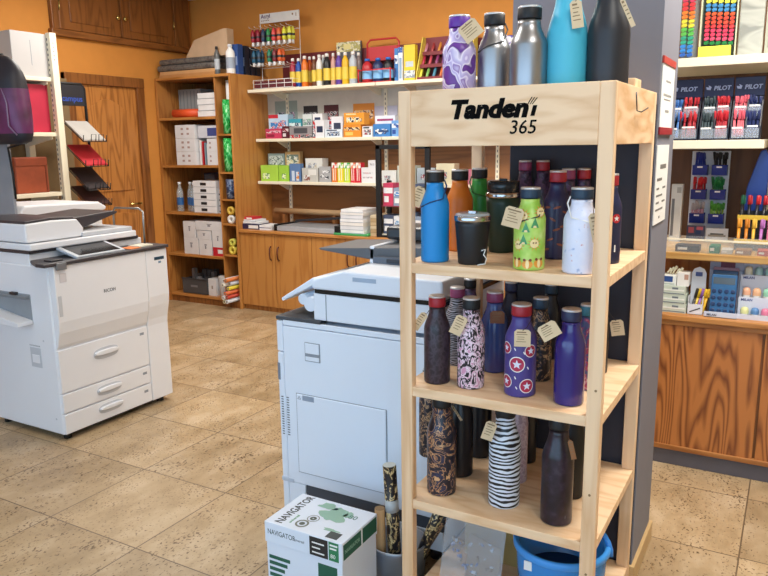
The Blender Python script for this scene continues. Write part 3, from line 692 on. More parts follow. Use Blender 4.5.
# side panels on the visible face
bx('upper_panel', (cL+.033, cyF, .20), (cR_, cyF+.012, .855), CW, t, .003)
bx('corner_panel', (cL, cyF+.001, .07), (cL+.031, cyF+.05, .745), CW, t, .006)
bx('corner_panel', (cL, cyF+.001, .748), (cL+.031, cyF+.05, .875), CW, t, .006)
bx('top_rail', (cL+.033, cyF+.001, .858), (cR_, cyF+.012, .879), CW, t, .002)
bx('low_panel', (cL+.033, cyF+.002, .072), (-1.632, cyF+.012, .198), CW, t, .002)
bx('low_panel', (-1.63, cyF+.004, .072), (cR_, cyF+.012, .15), CW, t, .002)
bx('tray_slot', (-1.63, cyF+.006, .15), (cR_, cyF+.014, .196), mat('#42464f', .6), t)
hl = MB().box(-1.61, cyF-.002, .725, -1.538, cyF+.002, .802).build('latch_frame', LINEG, t, .002)
MB().box(-1.606, cyF-.004, .729, -1.542, cyF, .745, 0).box(-1.606, cyF-.004, .758, -1.542, cyF, .798, 0).build('latch', CW, hl, .001)
bp = MB().box(-1.658, cyF-.003, .252, -1.247, cyF+.001, .588).build('panel_seam', LINEG, t)
bx('bypass_door', (-1.6555, cyF-.006, .2545), (-1.2495, cyF+.001, .5855), CW, t, .003)
bx('door_grip', (-1.626, cyF-.0065, .562), (-1.57, cyF-.004, .584), mat('#8f9bad', .5), t, .002)
text('door_mark', '△', (-1.65, cyF-.0062, .565), FRONT, .018, GREYD, t)
vt = MB()
for k in range(16):
    zz = .558-.0105*k
    vt.box(cL+.012, cyF-.0005, zz, cL+.022, cyF+.002, zz+.004).box(cL+.038, cyF-.0008, zz, cL+.05, cyF+.002, zz+.004)
vt.build('vent', mat('#59606b', .6), t)
bx('side_grip', (cL+.001, cyF-.001, .63), (cL+.012, cyF+.003, .70), mat('#7a828f', .6), t)
bx('side_ledge', (cL-.002, cyF-.002, .195), (cL+.06, cyF+.01, .214), mat('#b9c3d2', .5), t, .003)
# step top and upper block
bx('step_top', (cL, cyF, .878), (-1.535, cyB, .893), mat('#3f4248', .5), t, .003)
bx('upper_block', (-1.567, cyF+.006, .893), (cR_, cyB, .998), CW, t, .006)
bx('block_seam', (-1.51, cyF+.0045, .895), (-1.507, cyF+.007, .996), LINEG, t)
bx('scanner_gap', (-1.56, cyF+.008, .998), (cR_+.004, cyB, 1.014), BLK_GLOSS, t)
sc_ = MB().prism([(-1.567, 1.014), (cR_-.004, 1.014), (cR_-.004, 1.088), (-1.43, 1.092), (-1.567, 1.05)], 'y', cyF, cyB-.02).build('scanner_bed', CW, t, .008)
bx('scanner_recess', (-1.385, cyF-.001, 1.058), (-1.285, cyF+.002, 1.074), mat('#9fb0c6', .5), t, .002)
op = MB().prism([(-1.755, .952), (-1.748, .940), (-1.60, 1.015), (-1.567, 1.045), (-1.60, 1.046)], 'y', cyF+.05, cyB-.1).build('operation_panel', CW, t, .004)
MB().cyl((-1.655, cyF+.06, .955), (-1.655, cyB-.12, .955), .022, n=20).build('panel_hinge', CW, t); MB().cyl((-1.60, cyF+.03, .945), (-1.60, cyB-.12, .945), .028, n=20).build('panel_hinge', CW, t)
# document feeder
ad = bx('feeder_base', (-1.42, cyF+.23, 1.088), (cR_-.005, cyB-.04, 1.115), mat('#8d98a8', .45), t, .006)
bx('feeder_riser', (-1.455, cyF+.24, 1.085), (-1.43, cyB-.12, 1.155), CW, t, .006)
bx('feeder_throat', (-1.425, cyF+.215, 1.086), (cR_-.005, cyB-.05, 1.118), mat('#5d6674', .5), t, .004)
bx('throat_catch', (-1.36, cyF+.208, 1.098), (-1.27, cyF+.216, 1.112), mat('#2d333e', .5), t, .002)
tr = MB().prism([(-1.70, 1.132), (-1.69, 1.125), (-1.45, 1.100), (-1.06, 1.118), (-1.03, 1.16), (-1.12, 1.166)], 'y', cyF+.24, cyB-.06).build('document_tray', mat('#55585e', .45), t, .004)
bx('tray_guide', (-1.36, cyF+.4, 1.166), (-1.28, cyF+.41, 1.176), DARK, t)
bx('feeder_cover', (-1.47, cyB-.2, 1.16), (-1.03, cyB-.02, 1.215), mat('#26282d', .35), t, .014)

# ------------------------------------------------------------------ big printer on the left
gX, gB, gY0, gY1 = -3.30, -3.93, 2.325, 3.10
t = thing('copier', 'white production printer with three drawers at the left of the shop', 'copier', (-3.6, 2.7, 0))
WM = mat('#e3e4e8', .38, noise=.006); WD = mat('#bfc2c8', .45, noise=.006)
bx('body', (gB, gY0, .035), (gX-.008, gY1, .955), WM, t, .01)
for x in (gB+.06, gX-.05):
    for y in (gY0+.05, gY1-.06): MB().cyl((x, y, 0), (x, y, .036), .022).build('caster', BLACK, t)
bx('base_skirt', (gB+.03, gY0+.03, .02), (gX-.03, gY1-.03, .036), DARK, t)
prof = [(gX-.01, .512), (gX-.004, .512), (gX+.006, .53), (gX+.026, .60), (gX+.034, .66), (gX+.034, .955), (gX-.01, .955)]
MB().prism(prof, 'y', gY0+.006, 2.935).build('front_door', WM, t, .005)
prof2 = [(gX-.01, .036), (gX+.004, .036), (gX+.003, .5), (gX+.008, .54), (gX+.026, .62), (gX+.034, .68), (gX+.034, .955), (gX-.01, .955)]
MB().prism(prof2, 'y', 2.938, gY1).build('side_column', WM, t, .005)
text('maker_lettering', 'RICOH', (gX+.0345, 2.625, .768), RIGHT, .026, mat('#55585e', .5), t, .0003, 0, .0004)
bx('model_badge', (gX+.033, 3.0, .893), (gX+.0352, 3.075, .911), mat('#123c52', .4), t)
bx('model_badge', (gX+.033, 3.03, .872), (gX+.0352, 3.05, .884), mat('#6a8aa5', .4), t)
bx('sticker', (gX+.033, 2.36, .868), (gX+.0352, 2.40, .915), mat('#c9c5c8', .5), t)
MB().box(gX+.03, 2.34, .69, gX+.0352, 2.362, .80).build('side_grip', WD, t, .002)
def hbez(x, y0, y1, zc, hh):
    n = 18; pts = []
    for k in range(n):
        a = 2*PI*k/n; pts.append(((y0+y1)/2+(y1-y0)/2*abs(math.cos(a))**.7*math.copysign(1, math.cos(a)), zc+hh*abs(math.sin(a))**.8*math.copysign(1, math.sin(a))))
    return pts
for z0, z1, zc, hh in ((.270, .505, .425, .033), (.158, .262, .212, .030), (.04, .150, .105, .028)):
    dr = bx('drawer', (gX-.02, gY0+.004, z0), (gX+.004, 2.932, z1), WM, t, .004)
    hd = MB().prism(hbez(0, 2.545, 2.715, zc, hh), 'x', gX+.003, gX+.0055).build('handle_cup', WD, dr, .001)
    MB().prism(hbez(0, 2.55, 2.71, zc+.006, hh*.42), 'x', gX+.004, gX+.020).build('handle', WM, dr, .004)
    bx('size_label', (gX+.003, 2.875, z1-.045), (gX+.0045, 2.905, z1-.030), LINEG, dr)
bx('bypass_latch', (-3.52, gY0-.002, .395), (-3.43, gY0+.001, .505), WD, t, .003)
MB().box(-3.505, gY0-.004, .42, -3.445, gY0, .465).build('bypass_latch', WM, t, .002)
m = MB()
for k in range(10): m.box(-3.52+.009*k, gY0-.001, .512, -3.517+.009*k, gY0+.001, .518)
m.build('vent', GREYD, t)
# exit tray opening on the side: dark recess and tray
bx('tray_bay', (gB+.01, gY0-.003, .635), (-3.47, gY0+.001, .795), mat('#8f9499', .5), t, .002)
m = MB().prism([(gB+.02, .72), (-3.47, .655), (-3.47, .635), (gB+.02, .64)], 'y', gY0-.09, gY0-.001).build('exit_tray', WM, t, .003)
bx('bay_lip', (gB+.02, gY0-.03, .77), (-3.475, gY0-.001, .785), mat('#777c82', .5), t, .002)
bx('bay_flap', (-3.62, gY0-.02, .785), (-3.57, gY0-.001, .80), DARK, t, .002)
for p in ((-3.40, .55), (-3.36, .12)): MB().cyl((p[0], gY0-.001, p[1]), (p[0], gY0+.001, p[1]), .006).build('screw_cap', WD, t)
SLAB = mat('#3b383d', .42)
MB().prism([(gX-.155, gY0+.01), (gX-.02, gY0-.055), (gX+.046, gY0-.055), (gX+.046, gY1+.01), (gX-.155, gY1+.01)], 'z', .958, .977).build('top_slab', SLAB, t, .004)
bx('upper_body', (gB, gY0+.002, .95), (gX-.15, gY1-.02, 1.012), WM, t, .006)
bx('dark_seam', (gB+.002, gY0-.003, 1.010), (gX-.14, gY1-.05, 1.028), SLAB, t, .002)
bx('scanner', (gB, gY0-.004, 1.028), (gX-.12, 3.02, 1.062), WM, t, .006)
# feeder
fd = MB().prism([(gY0, 1.066), (2.66, 1.066), (2.68, 1.11), (2.64, 1.165), (2.48, 1.172), (gY0, 1.165)], 'x', gB+.01, gX-.15).build('document_feeder', WM, t, .008)
MB().prism([(gY0+.004, 1.164), (2.48, 1.171), (2.638, 1.164), (2.62, 1.178), (2.48, 1.186), (gY0+.01, 1.178)], 'x', gB+.012, gX-.16).build('feeder_lid', SLAB, t, .003)
MB().prism([(2.64, 1.105), (2.72, 1.10), (2.97, 1.165), (2.98, 1.175), (2.95, 1.182), (2.66, 1.165)], 'x', gB+.05, gX-.22).build('document_tray', SLAB, t, .003)
bx('platen_cover', (gB+.02, 2.66, 1.062), (gX-.14, 3.01, 1.088), WD, t, .006)
# touch panel tilted on the slab
tp = MB(); M4 = Matrix.Translation((gX-.055, 2.64, 1.0)) @ Matrix.Rotation(R(14), 4, 'Y')
tp.box(-.085, -.16, -.008, .085, .16, .008, 0, M4); o = tp.build('touch_panel', GREYP, t, .004)
MB().box(-.072, -.135, .008, .072, .135, .0095, 0, M4).build('screen', BLK_GLOSS, o)
bx('panel_foot', (gX-.10, 2.56, .975), (gX-.03, 2.72, .995), GREYD, t)
bx('card_reader', (gX-.05, 2.34, .977), (gX+.01, 2.41, .985), DARK, t, .002)
bx('slab_clip', (gX+.035, 2.34, .935), (gX+.05, 2.40, .972), mat('#6e7074', .4), t, .003)
solid('orange_paper', 'orange paper slip lying on the printer top beside the touch panel', 'paper', (gX-.07, 2.845, .977), (gX+.02, 2.92, .981), mat('#d97a3a', .7), .0005)
solid('note_pad', 'cream note pad on the printer top next to the orange slip', 'pad', (gX-.09, 2.925, .977), (gX+.0, 3.03, .985), mat('#d8d3c0', .7), .001)
MB().tube([(gX-.09, 3.05, .977), (gX-.09, 3.055, 1.17), (gX-.12, 3.05, 1.19), (gX-.3, 3.03, 1.19), (gX-.32, 3.03, 1.17), (gX-.32, 3.03, .977+.035)], .006, 8).build('support_rail', mat('#9a9996', .3, .8), t)

# machine, board, backpack behind it
t = thing('office_printer', 'small white printer with raised lid standing behind the big printer', 'printer', (-4.4, 3.05, 0))
bx('body', (-4.62, 2.80, .0), (-4.2, 3.42, 1.10), WM, t, .01)
MB().prism([(2.76, 1.125), (3.43, 1.125), (3.44, 1.15), (3.38, 1.185), (2.95, 1.20), (2.82, 1.20)], 'x', -4.64, -4.17).build('lid', WM, t, .012)
bx('lid_seam', (-4.62, 2.79, 1.10), (-4.19, 3.42, 1.127), WD, t, .004)
solid('kraft_package', 'small brown kraft package standing behind the printer rail by the door', 'package', (-4.15, 3.22, .0), (-3.98, 3.36, 1.13), mat('#b3936a', .8), .004) if False else None
pb = P(11, 180, 'y', 2.72)
bp_ = thing('room_divider', 'plain grey divider board at the left edge behind the big printer', 'divider', (pb.x-.3, 2.73, 0))
bx('board', (pb.x-.62, 2.72, .0), (pb.x, 2.74, 1.95), mat('#8f9298', .6), bp_, .003)
bx('foot', (pb.x-.60, 2.68, 0), (pb.x-.5, 2.755, .02), GREYD, bp_)
a0 = P(-40, 59, 'y', 2.60); a1 = P(27, 144, 'y', 2.60)
bk = thing('backpack', 'purple and black backpack hanging on the grey board at the left', 'backpack', ((a0.x+a1.x)/2, 2.65, a1.z))
w_, h_ = a1.x-a0.x, a0.z-a1.z
def bagring(f):   # half-width and depth at height fraction f
    ww = (.50-.10*f-.05*max(0, .12-f)/.12)*(1 if f < .72 else math.sqrt(max(0.02, 1-.72*((f-.72)/.28)**2.4)))
    return ww*w_, (.055+.035*math.sin(PI*f))*(1 if f < .75 else max(.3, 1-(f-.75)*2.2))
mb = MB(); n = 24; fr = [0, .04, .12, .25, .4, .55, .62, .64, .72, .8, .88, .94, .98, 1.0]; vs = []; fs = []; mi = []
for f in fr:
    hw, dp = bagring(f)
    if f in (0, 1.0): hw *= .85; dp *= .7
    for k in range(n):
        th = 2*PI*k/n; cc, ss = math.cos(th), math.sin(th)
        vs.append(((a0.x+a1.x)/2 + hw*abs(cc)**.6*math.copysign(1, cc), 2.627 + dp*abs(ss)**.7*math.copysign(1, ss), a1.z+h_*f))
mb.v = [tuple(v) for v in vs]
for i in range(len(fr)-1):
    for k in range(n):
        mb.f.append([i*n+k, i*n+(k+1) % n, (i+1)*n+(k+1) % n, (i+1)*n+k]); mb.s.append(True); mb.m.append(1 if fr[i] >= .62 or fr[i] < .05 else 0)
mb.f.append(list(range(n))[::-1]); mb.m.append(1); mb.s.append(False); mb.f.append([(len(fr)-1)*n+k for k in range(n)]); mb.m.append(1); mb.s.append(False)
mb.build('bag', [pattern('plum_nylon', [(.3, '#4a1c40'), (.6, '#682c5c')], (9, 9, 9), rough=.4), mat('#22202a', .55)], bk)
xx = (a0.x+a1.x)/2
MB().tube([(xx+w_*.30, 2.553, a1.z+h_*.62), (xx+w_*.37, 2.55, a1.z+h_*.45), (xx+w_*.36, 2.552, a1.z+h_*.2), (xx+w_*.42, 2.575, a1.z+h_*.1)], .004, 6).build('zip', mat('#7d6a85', .4), bk)
MB().tube([(xx-.05, 2.64, a1.z+h_*.985), (xx-.04, 2.66, a1.z+h_*1.02), (xx, 2.69, a1.z+h_*1.03), (xx+.04, 2.66, a1.z+h_*1.02), (xx+.05, 2.64, a1.z+h_*.985)], .008, 8).build('grab_handle', BLACK, bk)
s0 = P(8, 148, 'y', 2.72); s1 = P(16, 199, 'y', 2.72)
MB().tube([(xx+w_*.3, 2.70, a1.z+.02), (s0.x, 2.72, s0.z), ((s0.x+s1.x)/2+.005, 2.722, (s0.z+s1.z)/2), (s1.x, 2.72, s1.z)], .007, 8).build('shoulder_strap', BLACK, bk)

# cream metal shelving against the left wall
gx0, gx1 = -5.40, -5.0
yE = P(58, 120, 'x', gx1).y+.01
t = thing('shelving_unit', 'cream metal shelving unit on the left wall beside the door', 'shelving unit', ((gx0+gx1)/2, 3.1, 0))
for y in (yE-.035, 2.55):
    m = MB().box(gx1-.02, y, 0, gx1+.03, y+.055, 2.40).box(gx0, y, 0, gx0+.05, y+.055, 2.40).box(gx0+.05, y+.02, .05, gx1-.02, y+.03, .09)
    up_ = m.build('upright', CREAM, t, .003)
    h_m = MB()
    for k in range(40): h_m.box(gx1-.012, y-.0012, .9+.037*k, gx1-.002, y+.001, .9+.037*k+.018)
    for k in range(5): h_m.box(gx1+.0295, y+.02, 2.32-.03*k, gx1+.0312, y+.027, 2.33-.03*k)
    h_m.build('slot_marking', GREYD, up_)
LS = [2.075, 1.668, 1.215]
for zz in LS:
    sf = bx('shelf', (gx0+.01, 2.61, zz-.03), (gx1+.005, yE-.037, zz), CREAM, t, .003)
    MB().prism([(gx1-.01, zz-.031), (gx1-.01, zz-.05), (gx0+.06, zz-.11), (gx0+.06, zz-.031)], 'y', yE-.07, yE-.062).build('bracket', CREAM, sf)
bx('back_panel', (gx0-.03, 2.55, .1), (gx0-.012, 4.17, 2.12), mat('#7d6848', .7), t)
def at_x(px0, px1, ptop, x): a = P(px0, ptop, 'x', x); b = P(px1, ptop, 'x', x); return a.y, b.y, max(a.z, b.z)
y0, y1, zt = at_x(8, 46, 19, gx1-.02)
wbx = thing('cardboard_box', 'tall plain white carton on the top shelf above the red folder', 'box', (-5.2, (y0+y1)/2, LS[0]))
MB().box(gx0+.06, y0, LS[0], gx1-.02, y1, LS[0]+.315).build('carton', mat('#b3b0af', .5, noise=.01), wbx, .004)
bx('seam', (gx1-.0205, (y0+y1)/2-.002, LS[0]+.08), (gx1-.019, (y0+y1)/2+.002, LS[0]+.26), LINEG, wbx)
y0, y1, zt = at_x(20, 49, 76, gx1-.03)
solid('folder_box', 'crimson red document folder standing on the middle cream shelf', 'folder', (gx0+.08, y0, LS[1]), (gx1-.05, y1-.01, LS[1]+.355), mat('#b3243f', .5), .004)
y0, y1, zt = at_x(16, 51, 152, gx1-.03)
lf = thing('folder', 'rust brown leather document case on the low cream shelf', 'folder', (-5.2, (y0+y1)/2, LS[2]))
bx('case', (gx0+.1, y0, LS[2]), (gx1-.06, y1-.02, LS[2]+.27), mat('#8f4226', .5, noise=.2), lf, .008)
bx('flap', (gx1-.061, y0+.004, LS[2]+.205), (gx1-.055, y1-.024, LS[2]+.265), mat('#853b20', .5, noise=.2), lf, .002)
bx('strap', (gx1-.061, y1-.045, LS[2]+.01), (gx1-.056, y1-.035, LS[2]+.26), mat('#6d2f1a', .5), lf)

# paper display rack in front of the door
ry = 4.42
r0 = P(60, 83, 'y', ry); r1 = P(87, 90, 'y', ry)
rx0, rx1 = -5.35, -4.93
zs = lambda py, yy=ry: P(95, py, 'y', yy).z
ry0, ry1 = 3.80, 4.02
rx = -5.02
t = thing('paper_rack', 'black wire rack of sloping coloured paper trays before the door', 'rack', (rx, 3.9, 0))
ya = P(88, 120, 'x', rx).y; yb = P(57, 120, 'x', rx).y
zt = P(75, 84, 'x', rx).z; zb = P(75, 106, 'x', rx).z
m = MB()
m.tube([(rx, yb+.02, 0.0), (rx, yb+.02, zt-.02), (rx, yb+.04, zt), (rx, ya-.04, zt), (rx, ya-.012, zt-.03), (rx, ya, 0.0)], .011, 8)
for zz in (.3, .9): m.tube([(rx, yb+.02, zz), (rx, ya, zz)], .006, 6)
m.tube([(rx, yb+.02, .012), (rx+.22, yb+.02, .012), (rx+.22, ya, .012), (rx, ya, .012)], .01, 6)
m.build('frame', BLACK, t)
bx('header', (rx-.006, yb+.03, zb), (rx+.006, ya-.012, zt-.008), mat('#1d1d24', .5), t, .003)
text('header_lettering', 'campus', (rx+.0065, yb+.058, zb+.035), RIGHT, .062, mat('#2c4aa0', .5), t, .0003, 0, .0008)
TRAYS = []
for k, (pt, pb2, ml, nm) in enumerate(((122, 141, mat('#a09c97', .7), 'white'), (146, 166, mat('#b01f2a', .6), 'red'), (169, 190, mat('#241a1c', .6), 'black'), (188, 206, mat('#3a1c1c', .6), 'maroon'))):
    zh = P(64, pt, 'x', rx+.02).z; zl = P(98, pb2, 'x', rx+.28).z
    yl, yr = yb+.05, ya-.02
    # the tray slopes down into the aisle
    tr_ = MB()
    xa, xb = rx+.014, rx+.22
    for yy in (yl, yr): tr_.tube([(xa, yy, zh-.004), (xb, yy, zl-.004), (xb+.006, yy, zl+.045)], .004, 6)
    for q in (.33, .66): tr_.tube([(xb, yl+(yr-yl)*q, zl-.004), (xb+.008, yl+(yr-yl)*q, zl+.05), (xb+.008, yl+(yr-yl)*(q+.2), zl+.05), (xb, yl+(yr-yl)*(q+.2), zl-.004)], .003, 6)
    tr_.tube([(xb, yl, zl-.004), (xb, yr, zl-.004)], .004, 6)
    tr_.build('tray', BLACK, t)
    pm = MB().prism([(xa+.003, zh), (xb-.004, zl+.003), (xb-.004, zl+.012), (xa+.003, zh+.010)], 'y', yl+.005, yr-.005)
    tag(pm.build('paper_stack', ml, None, loc=((xa+xb)/2, (yl+yr)/2, (zh+zl)/2)), nm + ' paper sheets on a sloping tray of the black rack', 'paper stack', 'paper on the black rack')

# ------------------------------------------------------------------ bookcase by the back wall
BY = 5.25; BX0, BX1 = XL+.01, -4.572; BT = 2.20
DV = P(216.6, 130, 'y', 5.26).x
t = thing('bookcase', 'oak bookcase with open shelves in the corner beside the door', 'bookcase', ((BX0+BX1)/2, 5.5, 0))
bx('side_panel', (BX0, BY, 0), (BX0+.022, YB-.002, BT), OAK, t, .002)
bx('side_panel', (BX1-.022, BY, 0), (BX1, YB-.002, BT), OAK_L, t, .002)
bx('divider', (DV-.006, BY+.01, .06), (DV+.006, YB-.01, BT-.025), OAK, t, .002)
bx('back_panel', (BX0+.022, YB-.012, .06), (BX1-.022, YB-.004, BT-.02), OAK_D, t)
bx('top_panel', (BX0+.022, BY, BT-.024), (BX1-.022, YB-.002, BT), OAK_H, t, .002)
BS = [1.824, 1.372, .912, .495, .085]
for zz in BS[:4]: bx('shelf', (BX0+.024, BY+.005, zz-.025), (DV-.011, YB-.014, zz), OAK_H, t, .002)
bx('plinth', (BX0+.022, BY+.015, 0), (BX1-.022, YB-.014, .06), OAK_D, t)
bx('shelf', (BX0+.024, BY+.005, .06), (DV-.011, YB-.014, .085), OAK_H, t, .002)
NS = [1.64, 1.30, 1.08, .90, .70, .50]
for zz in (1.66, 1.31, 1.055, .82, .52): bx('cubby_shelf', (DV+.011, BY+.012, zz-.018), (BX1-.023, YB-.014, zz), OAK_H, t, .001)
def bX(px, py, y=BY+.03): return P(px, py, 'y', y).x
_gp = {}
def gprint(c1, c2, c0):
    k = (c1, c2, c0)
    if k not in _gp: _gp[k] = pattern('print_'+c1[1:], [(.0, c1), (.47, c1), (.49, '#dedfe0'), (.53, '#dedfe0'), (.55, c2), (.64, c2), (.67, c0)], (28, 28, 36), dist=.6, detail=1, rough=.4)
    return _gp[k]
def card(name, label, cat, a, b, cols, prints=(), bevel=.002, group=None):
    """carton: base colour plus printed rectangles on its face (fractions of width and height)"""
    lo = Vector(((a[0]+b[0])/2, (a[1]+b[1])/2, a[2]))
    m = MB().box(*a, *b); w, h = b[0]-a[0], b[2]-a[2]
    for (u0, v0, u1, v1, mi) in prints: m.box(a[0]+w*u0, a[1]-.0007-.0002*mi, a[2]+h*v0, a[0]+w*u1, a[1]+.001, a[2]+h*v1, mi)
    ms = [mat(c, .5) for c in cols]
    if name == 'product_box' and len(cols) > 2: ms[1] = gprint(cols[1], cols[2], cols[0])
    return tag(m.build(name, ms, None, 0, loc=lo), label, cat, group)
WB = '#dcdcdf'; BXG = 'white cartons in the bookcase'
dots = [(.3, .62, .42, .78, 1), (.6, .62, .72, .78, 1), (.3, .25, .42, .4, 1), (.6, .25, .72, .4, 1)]
# compartment A
zA = BS[0]
x0, x1 = bX(172, 115), bX(198, 115)
tag(MB().cyl((x0, BY+.06, zA+.04), (x1-.03, BY+.10, zA+.04), .04, n=24).cyl((x1-.031, BY+.10, zA+.04), (x1-.028, BY+.10, zA+.04), .035, n=20).build('vinyl_roll', mat('#e0562a', .5), None, loc=((x0+x1)/2, BY+.08, zA)), 'orange roll lying on the top shelf of the bookcase', 'roll')
card('cardboard_box', 'grey mesh-pattern box at the back of the top compartment of the bookcase', 'box', (BX0+.06, BY+.25, zA), (bX(201, 100, BY+.25), YB-.05, zA+.28), ['#9aa0a2', '#7f8789'], [(.05+.16*k, .05, .09+.16*k, .95, 1) for k in range(6)])
for k in range(4):
    a = bX(197, 110); b2 = min(bX(216, 110), DV-.015)
    card('paper_ream', ['lowest', 'second', 'third', 'topmost'][k]+' white paper pack in the stack by the orange roll', 'paper pack', (a+.008*(k % 2), BY+.04, zA+.055*k), (b2-.006*(k % 2), BY+.36, zA+.055*k+.052), ['#e6e6e6', '#b9bcc2'], [(.0, .0, 1, .1, 1)], .002, 'paper packs in the bookcase')
# compartment B
zB_ = BS[1]
a, b2 = bX(177, 160), bX(196, 160)
for k in range(3): card('cardboard_box', ['bottom', 'middle', 'top'][k]+' white carton of the tall pile on the second bookcase shelf', 'box', (a, BY+.03, zB_+.128*k), (b2, BY+.36, zB_+.128*k+.126), [WB, '#a98f8a'], dots, .002, BXG)
a, b2 = bX(208, 160), DV-.014
for k in range(2): card('cardboard_box', ['lower', 'upper'][k]+' white carton next to the divider on the second bookcase shelf', 'box', (a, BY+.03, zB_+.125*k), (b2, BY+.36, zB_+.125*k+.123), [WB, '#a98f8a'], [(.2, .6, .35, .75, 1), (.2, .25, .35, .4, 1)], .002, BXG)
card('cardboard_box', 'long white box lying over the cartons on the second bookcase shelf', 'box', (bX(196.5, 130), BY+.05, zB_+.256), (DV-.014, BY+.36, zB_+.37), ['#cfd2da', '#3c4a86'], [(.45, .15, .9, .8, 1)])
for k in range(4):
    a = bX(197.5+2.4*k, 150); m_ = [PAPER, RED, mat('#88a6b4'), PAPER][k]
    solid('leaflet', ['white', 'red', 'blue-grey', 'cream'][k]+' folder standing between the carton piles in the bookcase', 'folder', (a, BY+.06, zB_), (a+.012, BY+.32, zB_+.235-.012*k), m_, .001)
# compartment C
zC_ = BS[2]
WTR = clear('water_plastic', '#dfeaf0', .28, .05)
b0 = None
for k, (px, dy) in enumerate(((177, .05), (184, .09), (189.5, .05))):
    x = bX(px, 205)
    if b0 is None:
        b0 = thing('plastic_bottle', 'leftmost clear water bottle with blue label in the bookcase', 'bottle', (x, BY+dy+.03, zC_), 'water bottles in the bookcase')
        MB().lathe([(.03, 0), (.034, .006), (.034, .10), (.030, .11), (.034, .12), (.034, .19), (.014, .25), (.014, .27)], 20).build('body', WTR, b0, local=True)
        MB().lathe([(.0347, .065), (.0347, .14)], 20, cap0=False, cap1=False).build('label_band', mat('#2f5f9a', .4), b0, local=True)
        MB().lathe([(.0155, .268), (.0155, .288), (.012, .29)], 16).build('cap', mat('#e8edf2', .4), b0, local=True)
    else: dup(b0, (x+.01*k, BY+dy+.03, zC_), ['', 'middle clear water bottle with blue label in the bookcase', 'clear blue-label water bottle touching the stack of drawer boxes'][k])
a, b2 = bX(193.5, 200), bX(216, 200)
for k in range(5): card('drawer_box', ['lowest', 'second', 'middle', 'fourth', 'topmost'][k]+' white slide box with black oval in the bookcase stack', 'box', (a, BY+.035, zC_+.062*k), (b2, BY+.35, zC_+.062*k+.060), ['#e2e2e4', '#1c1c20', '#b8bac0'], [(.32, .28, .58, .72, 1), (.02, .02, .98, .1, 2)], .002, 'white slide boxes in the bookcase')
a, b2 = bX(217, 200)+.004, DV-.014
for k in range(4): card('paper_pack', ['lowest', 'second', 'third', 'topmost'][k]+' thin grey pack beside the slide boxes in the bookcase', 'pack', (a, BY+.05, zC_+.055*k), (b2, BY+.3, zC_+.055*k+.05), ['#c5c9cf', '#4a5a6c'], [(.1, .2, .9, .5, 1)], .002, 'grey packs in the bookcase')
card('cardboard_box', 'dark blue box at the back above the water bottles in the bookcase', 'box', (BX0+.22, BY+.37, zC_), (DV-.06, YB-.03, zC_+.37), ['#23283a', '#6b7078'], [(.02, .7, .3, .95, 1)])
# compartment D
zD = BS[3]
rows = ((184, 198, 0, .165, 'lower left white carton on the fourth bookcase shelf'), (199, 211.5, 0, .155, 'lower middle white carton on the fourth bookcase shelf'), (182, 195.5, .166, .16, 'upper left white carton on the fourth bookcase shelf'),
        (197.5, 211, .157, .085, 'small white carton in the middle of the fourth bookcase shelf'), (212.5, 224, .086, .16, 'white carton standing on the red box in the bookcase'), (196.5, 224, .247, .09, 'wide flat white carton topping the fourth bookcase shelf'))
for i, (p0, p1, zz, hh, lb) in enumerate(rows):
    a, b2 = bX(p0, 240), min(bX(p1, 240), DV-.014)
    if p0 == 182: a, b2 = bX(184, 240)+.002, bX(196, 240)
    card('cardboard_box', lb, 'box', (a, BY+.03, zD+zz), (b2, BY+.36, zD+zz+hh), [WB, '#8b8b92'], [(.45, .4, .55, .6, 1), (.42, .62, .6, .7, 1)], .002, BXG)
card('cardboard_box', 'small red and white box at the foot of the fourth bookcase shelf', 'box', (bX(212.5, 240), BY+.03, zD), (min(bX(224, 240), DV-.014), BY+.36, zD+.085), ['#c22032', '#e8e8e8'], [(.45, .3, .9, .75, 1)])
# compartment E
zE = BS[4]
cr = thing('storage_crate', 'dark grey plastic crate on the bottom shelf of the bookcase', 'crate', (bX(194, 290), BY+.2, zE))
a, b2 = bX(182, 285), bX(206, 285)
m = MB(); T_ = .006
m.box(a+.01, BY+.05, zE, b2-.01, BY+.35, zE+.006).box(a, BY+.04, zE+.004, b2, BY+.046, zE+.15).box(a, BY+.35, zE+.004, b2, BY+.356, zE+.15).box(a, BY+.04, zE+.004, a+.006, BY+.356, zE+.15).box(b2-.006, BY+.04, zE+.004, b2, BY+.356, zE+.15)
m.build('tub', mat('#4b4a4c', .6), cr, .003)
bx('rim', (a-.006, BY+.034, zE+.145), (b2+.006, BY+.042, zE+.16), mat('#3c3b3d', .6), cr, .002)
bx('crest', ((a+b2)/2-.05, BY+.038, zE+.07), ((a+b2)/2+.04, BY+.0405, zE+.09), mat('#77767a', .6), cr)
cg = MB(); random.seed(5)
for k in range(14):
    x = a+.03+random.random()*(b2-a-.06); y = BY+.09+random.random()*.2
    cg.box(x-.02, y-.02, zE+.008, x+.02, y+.02, zE+.15+random.random()*.09, k % 3)
o = cg.build('contents', [mat('#565558', .6), mat('#3b3c40', .5), mat('#7a797c', .5)], cr); o['kind'] = 'stuff'
card('cardboard_box', 'small white box beside the dark crate at the bottom of the bookcase', 'box', (bX(207, 285), BY+.05, zE), (bX(214.5, 285), BY+.2, zE+.17), [WB, '#9a8f88'], [(.4, .4, .6, .6, 1)])
cn = Vector((bX(219.5, 285), BY+.10, zE))
c_ = thing('canister', 'white plastic canister at the bottom of the bookcase near the divider', 'canister', cn)
MB().lathe([(.042, 0), (.046, .005), (.05, .17), (.05, .19)], 24).build('body', mat('#d9dbe0', .4), c_, local=True)
MB().lathe([(.053, .188), (.053, .2), (.048, .203)], 24).build('lid', mat('#e8e8ea', .4), c_, local=True)
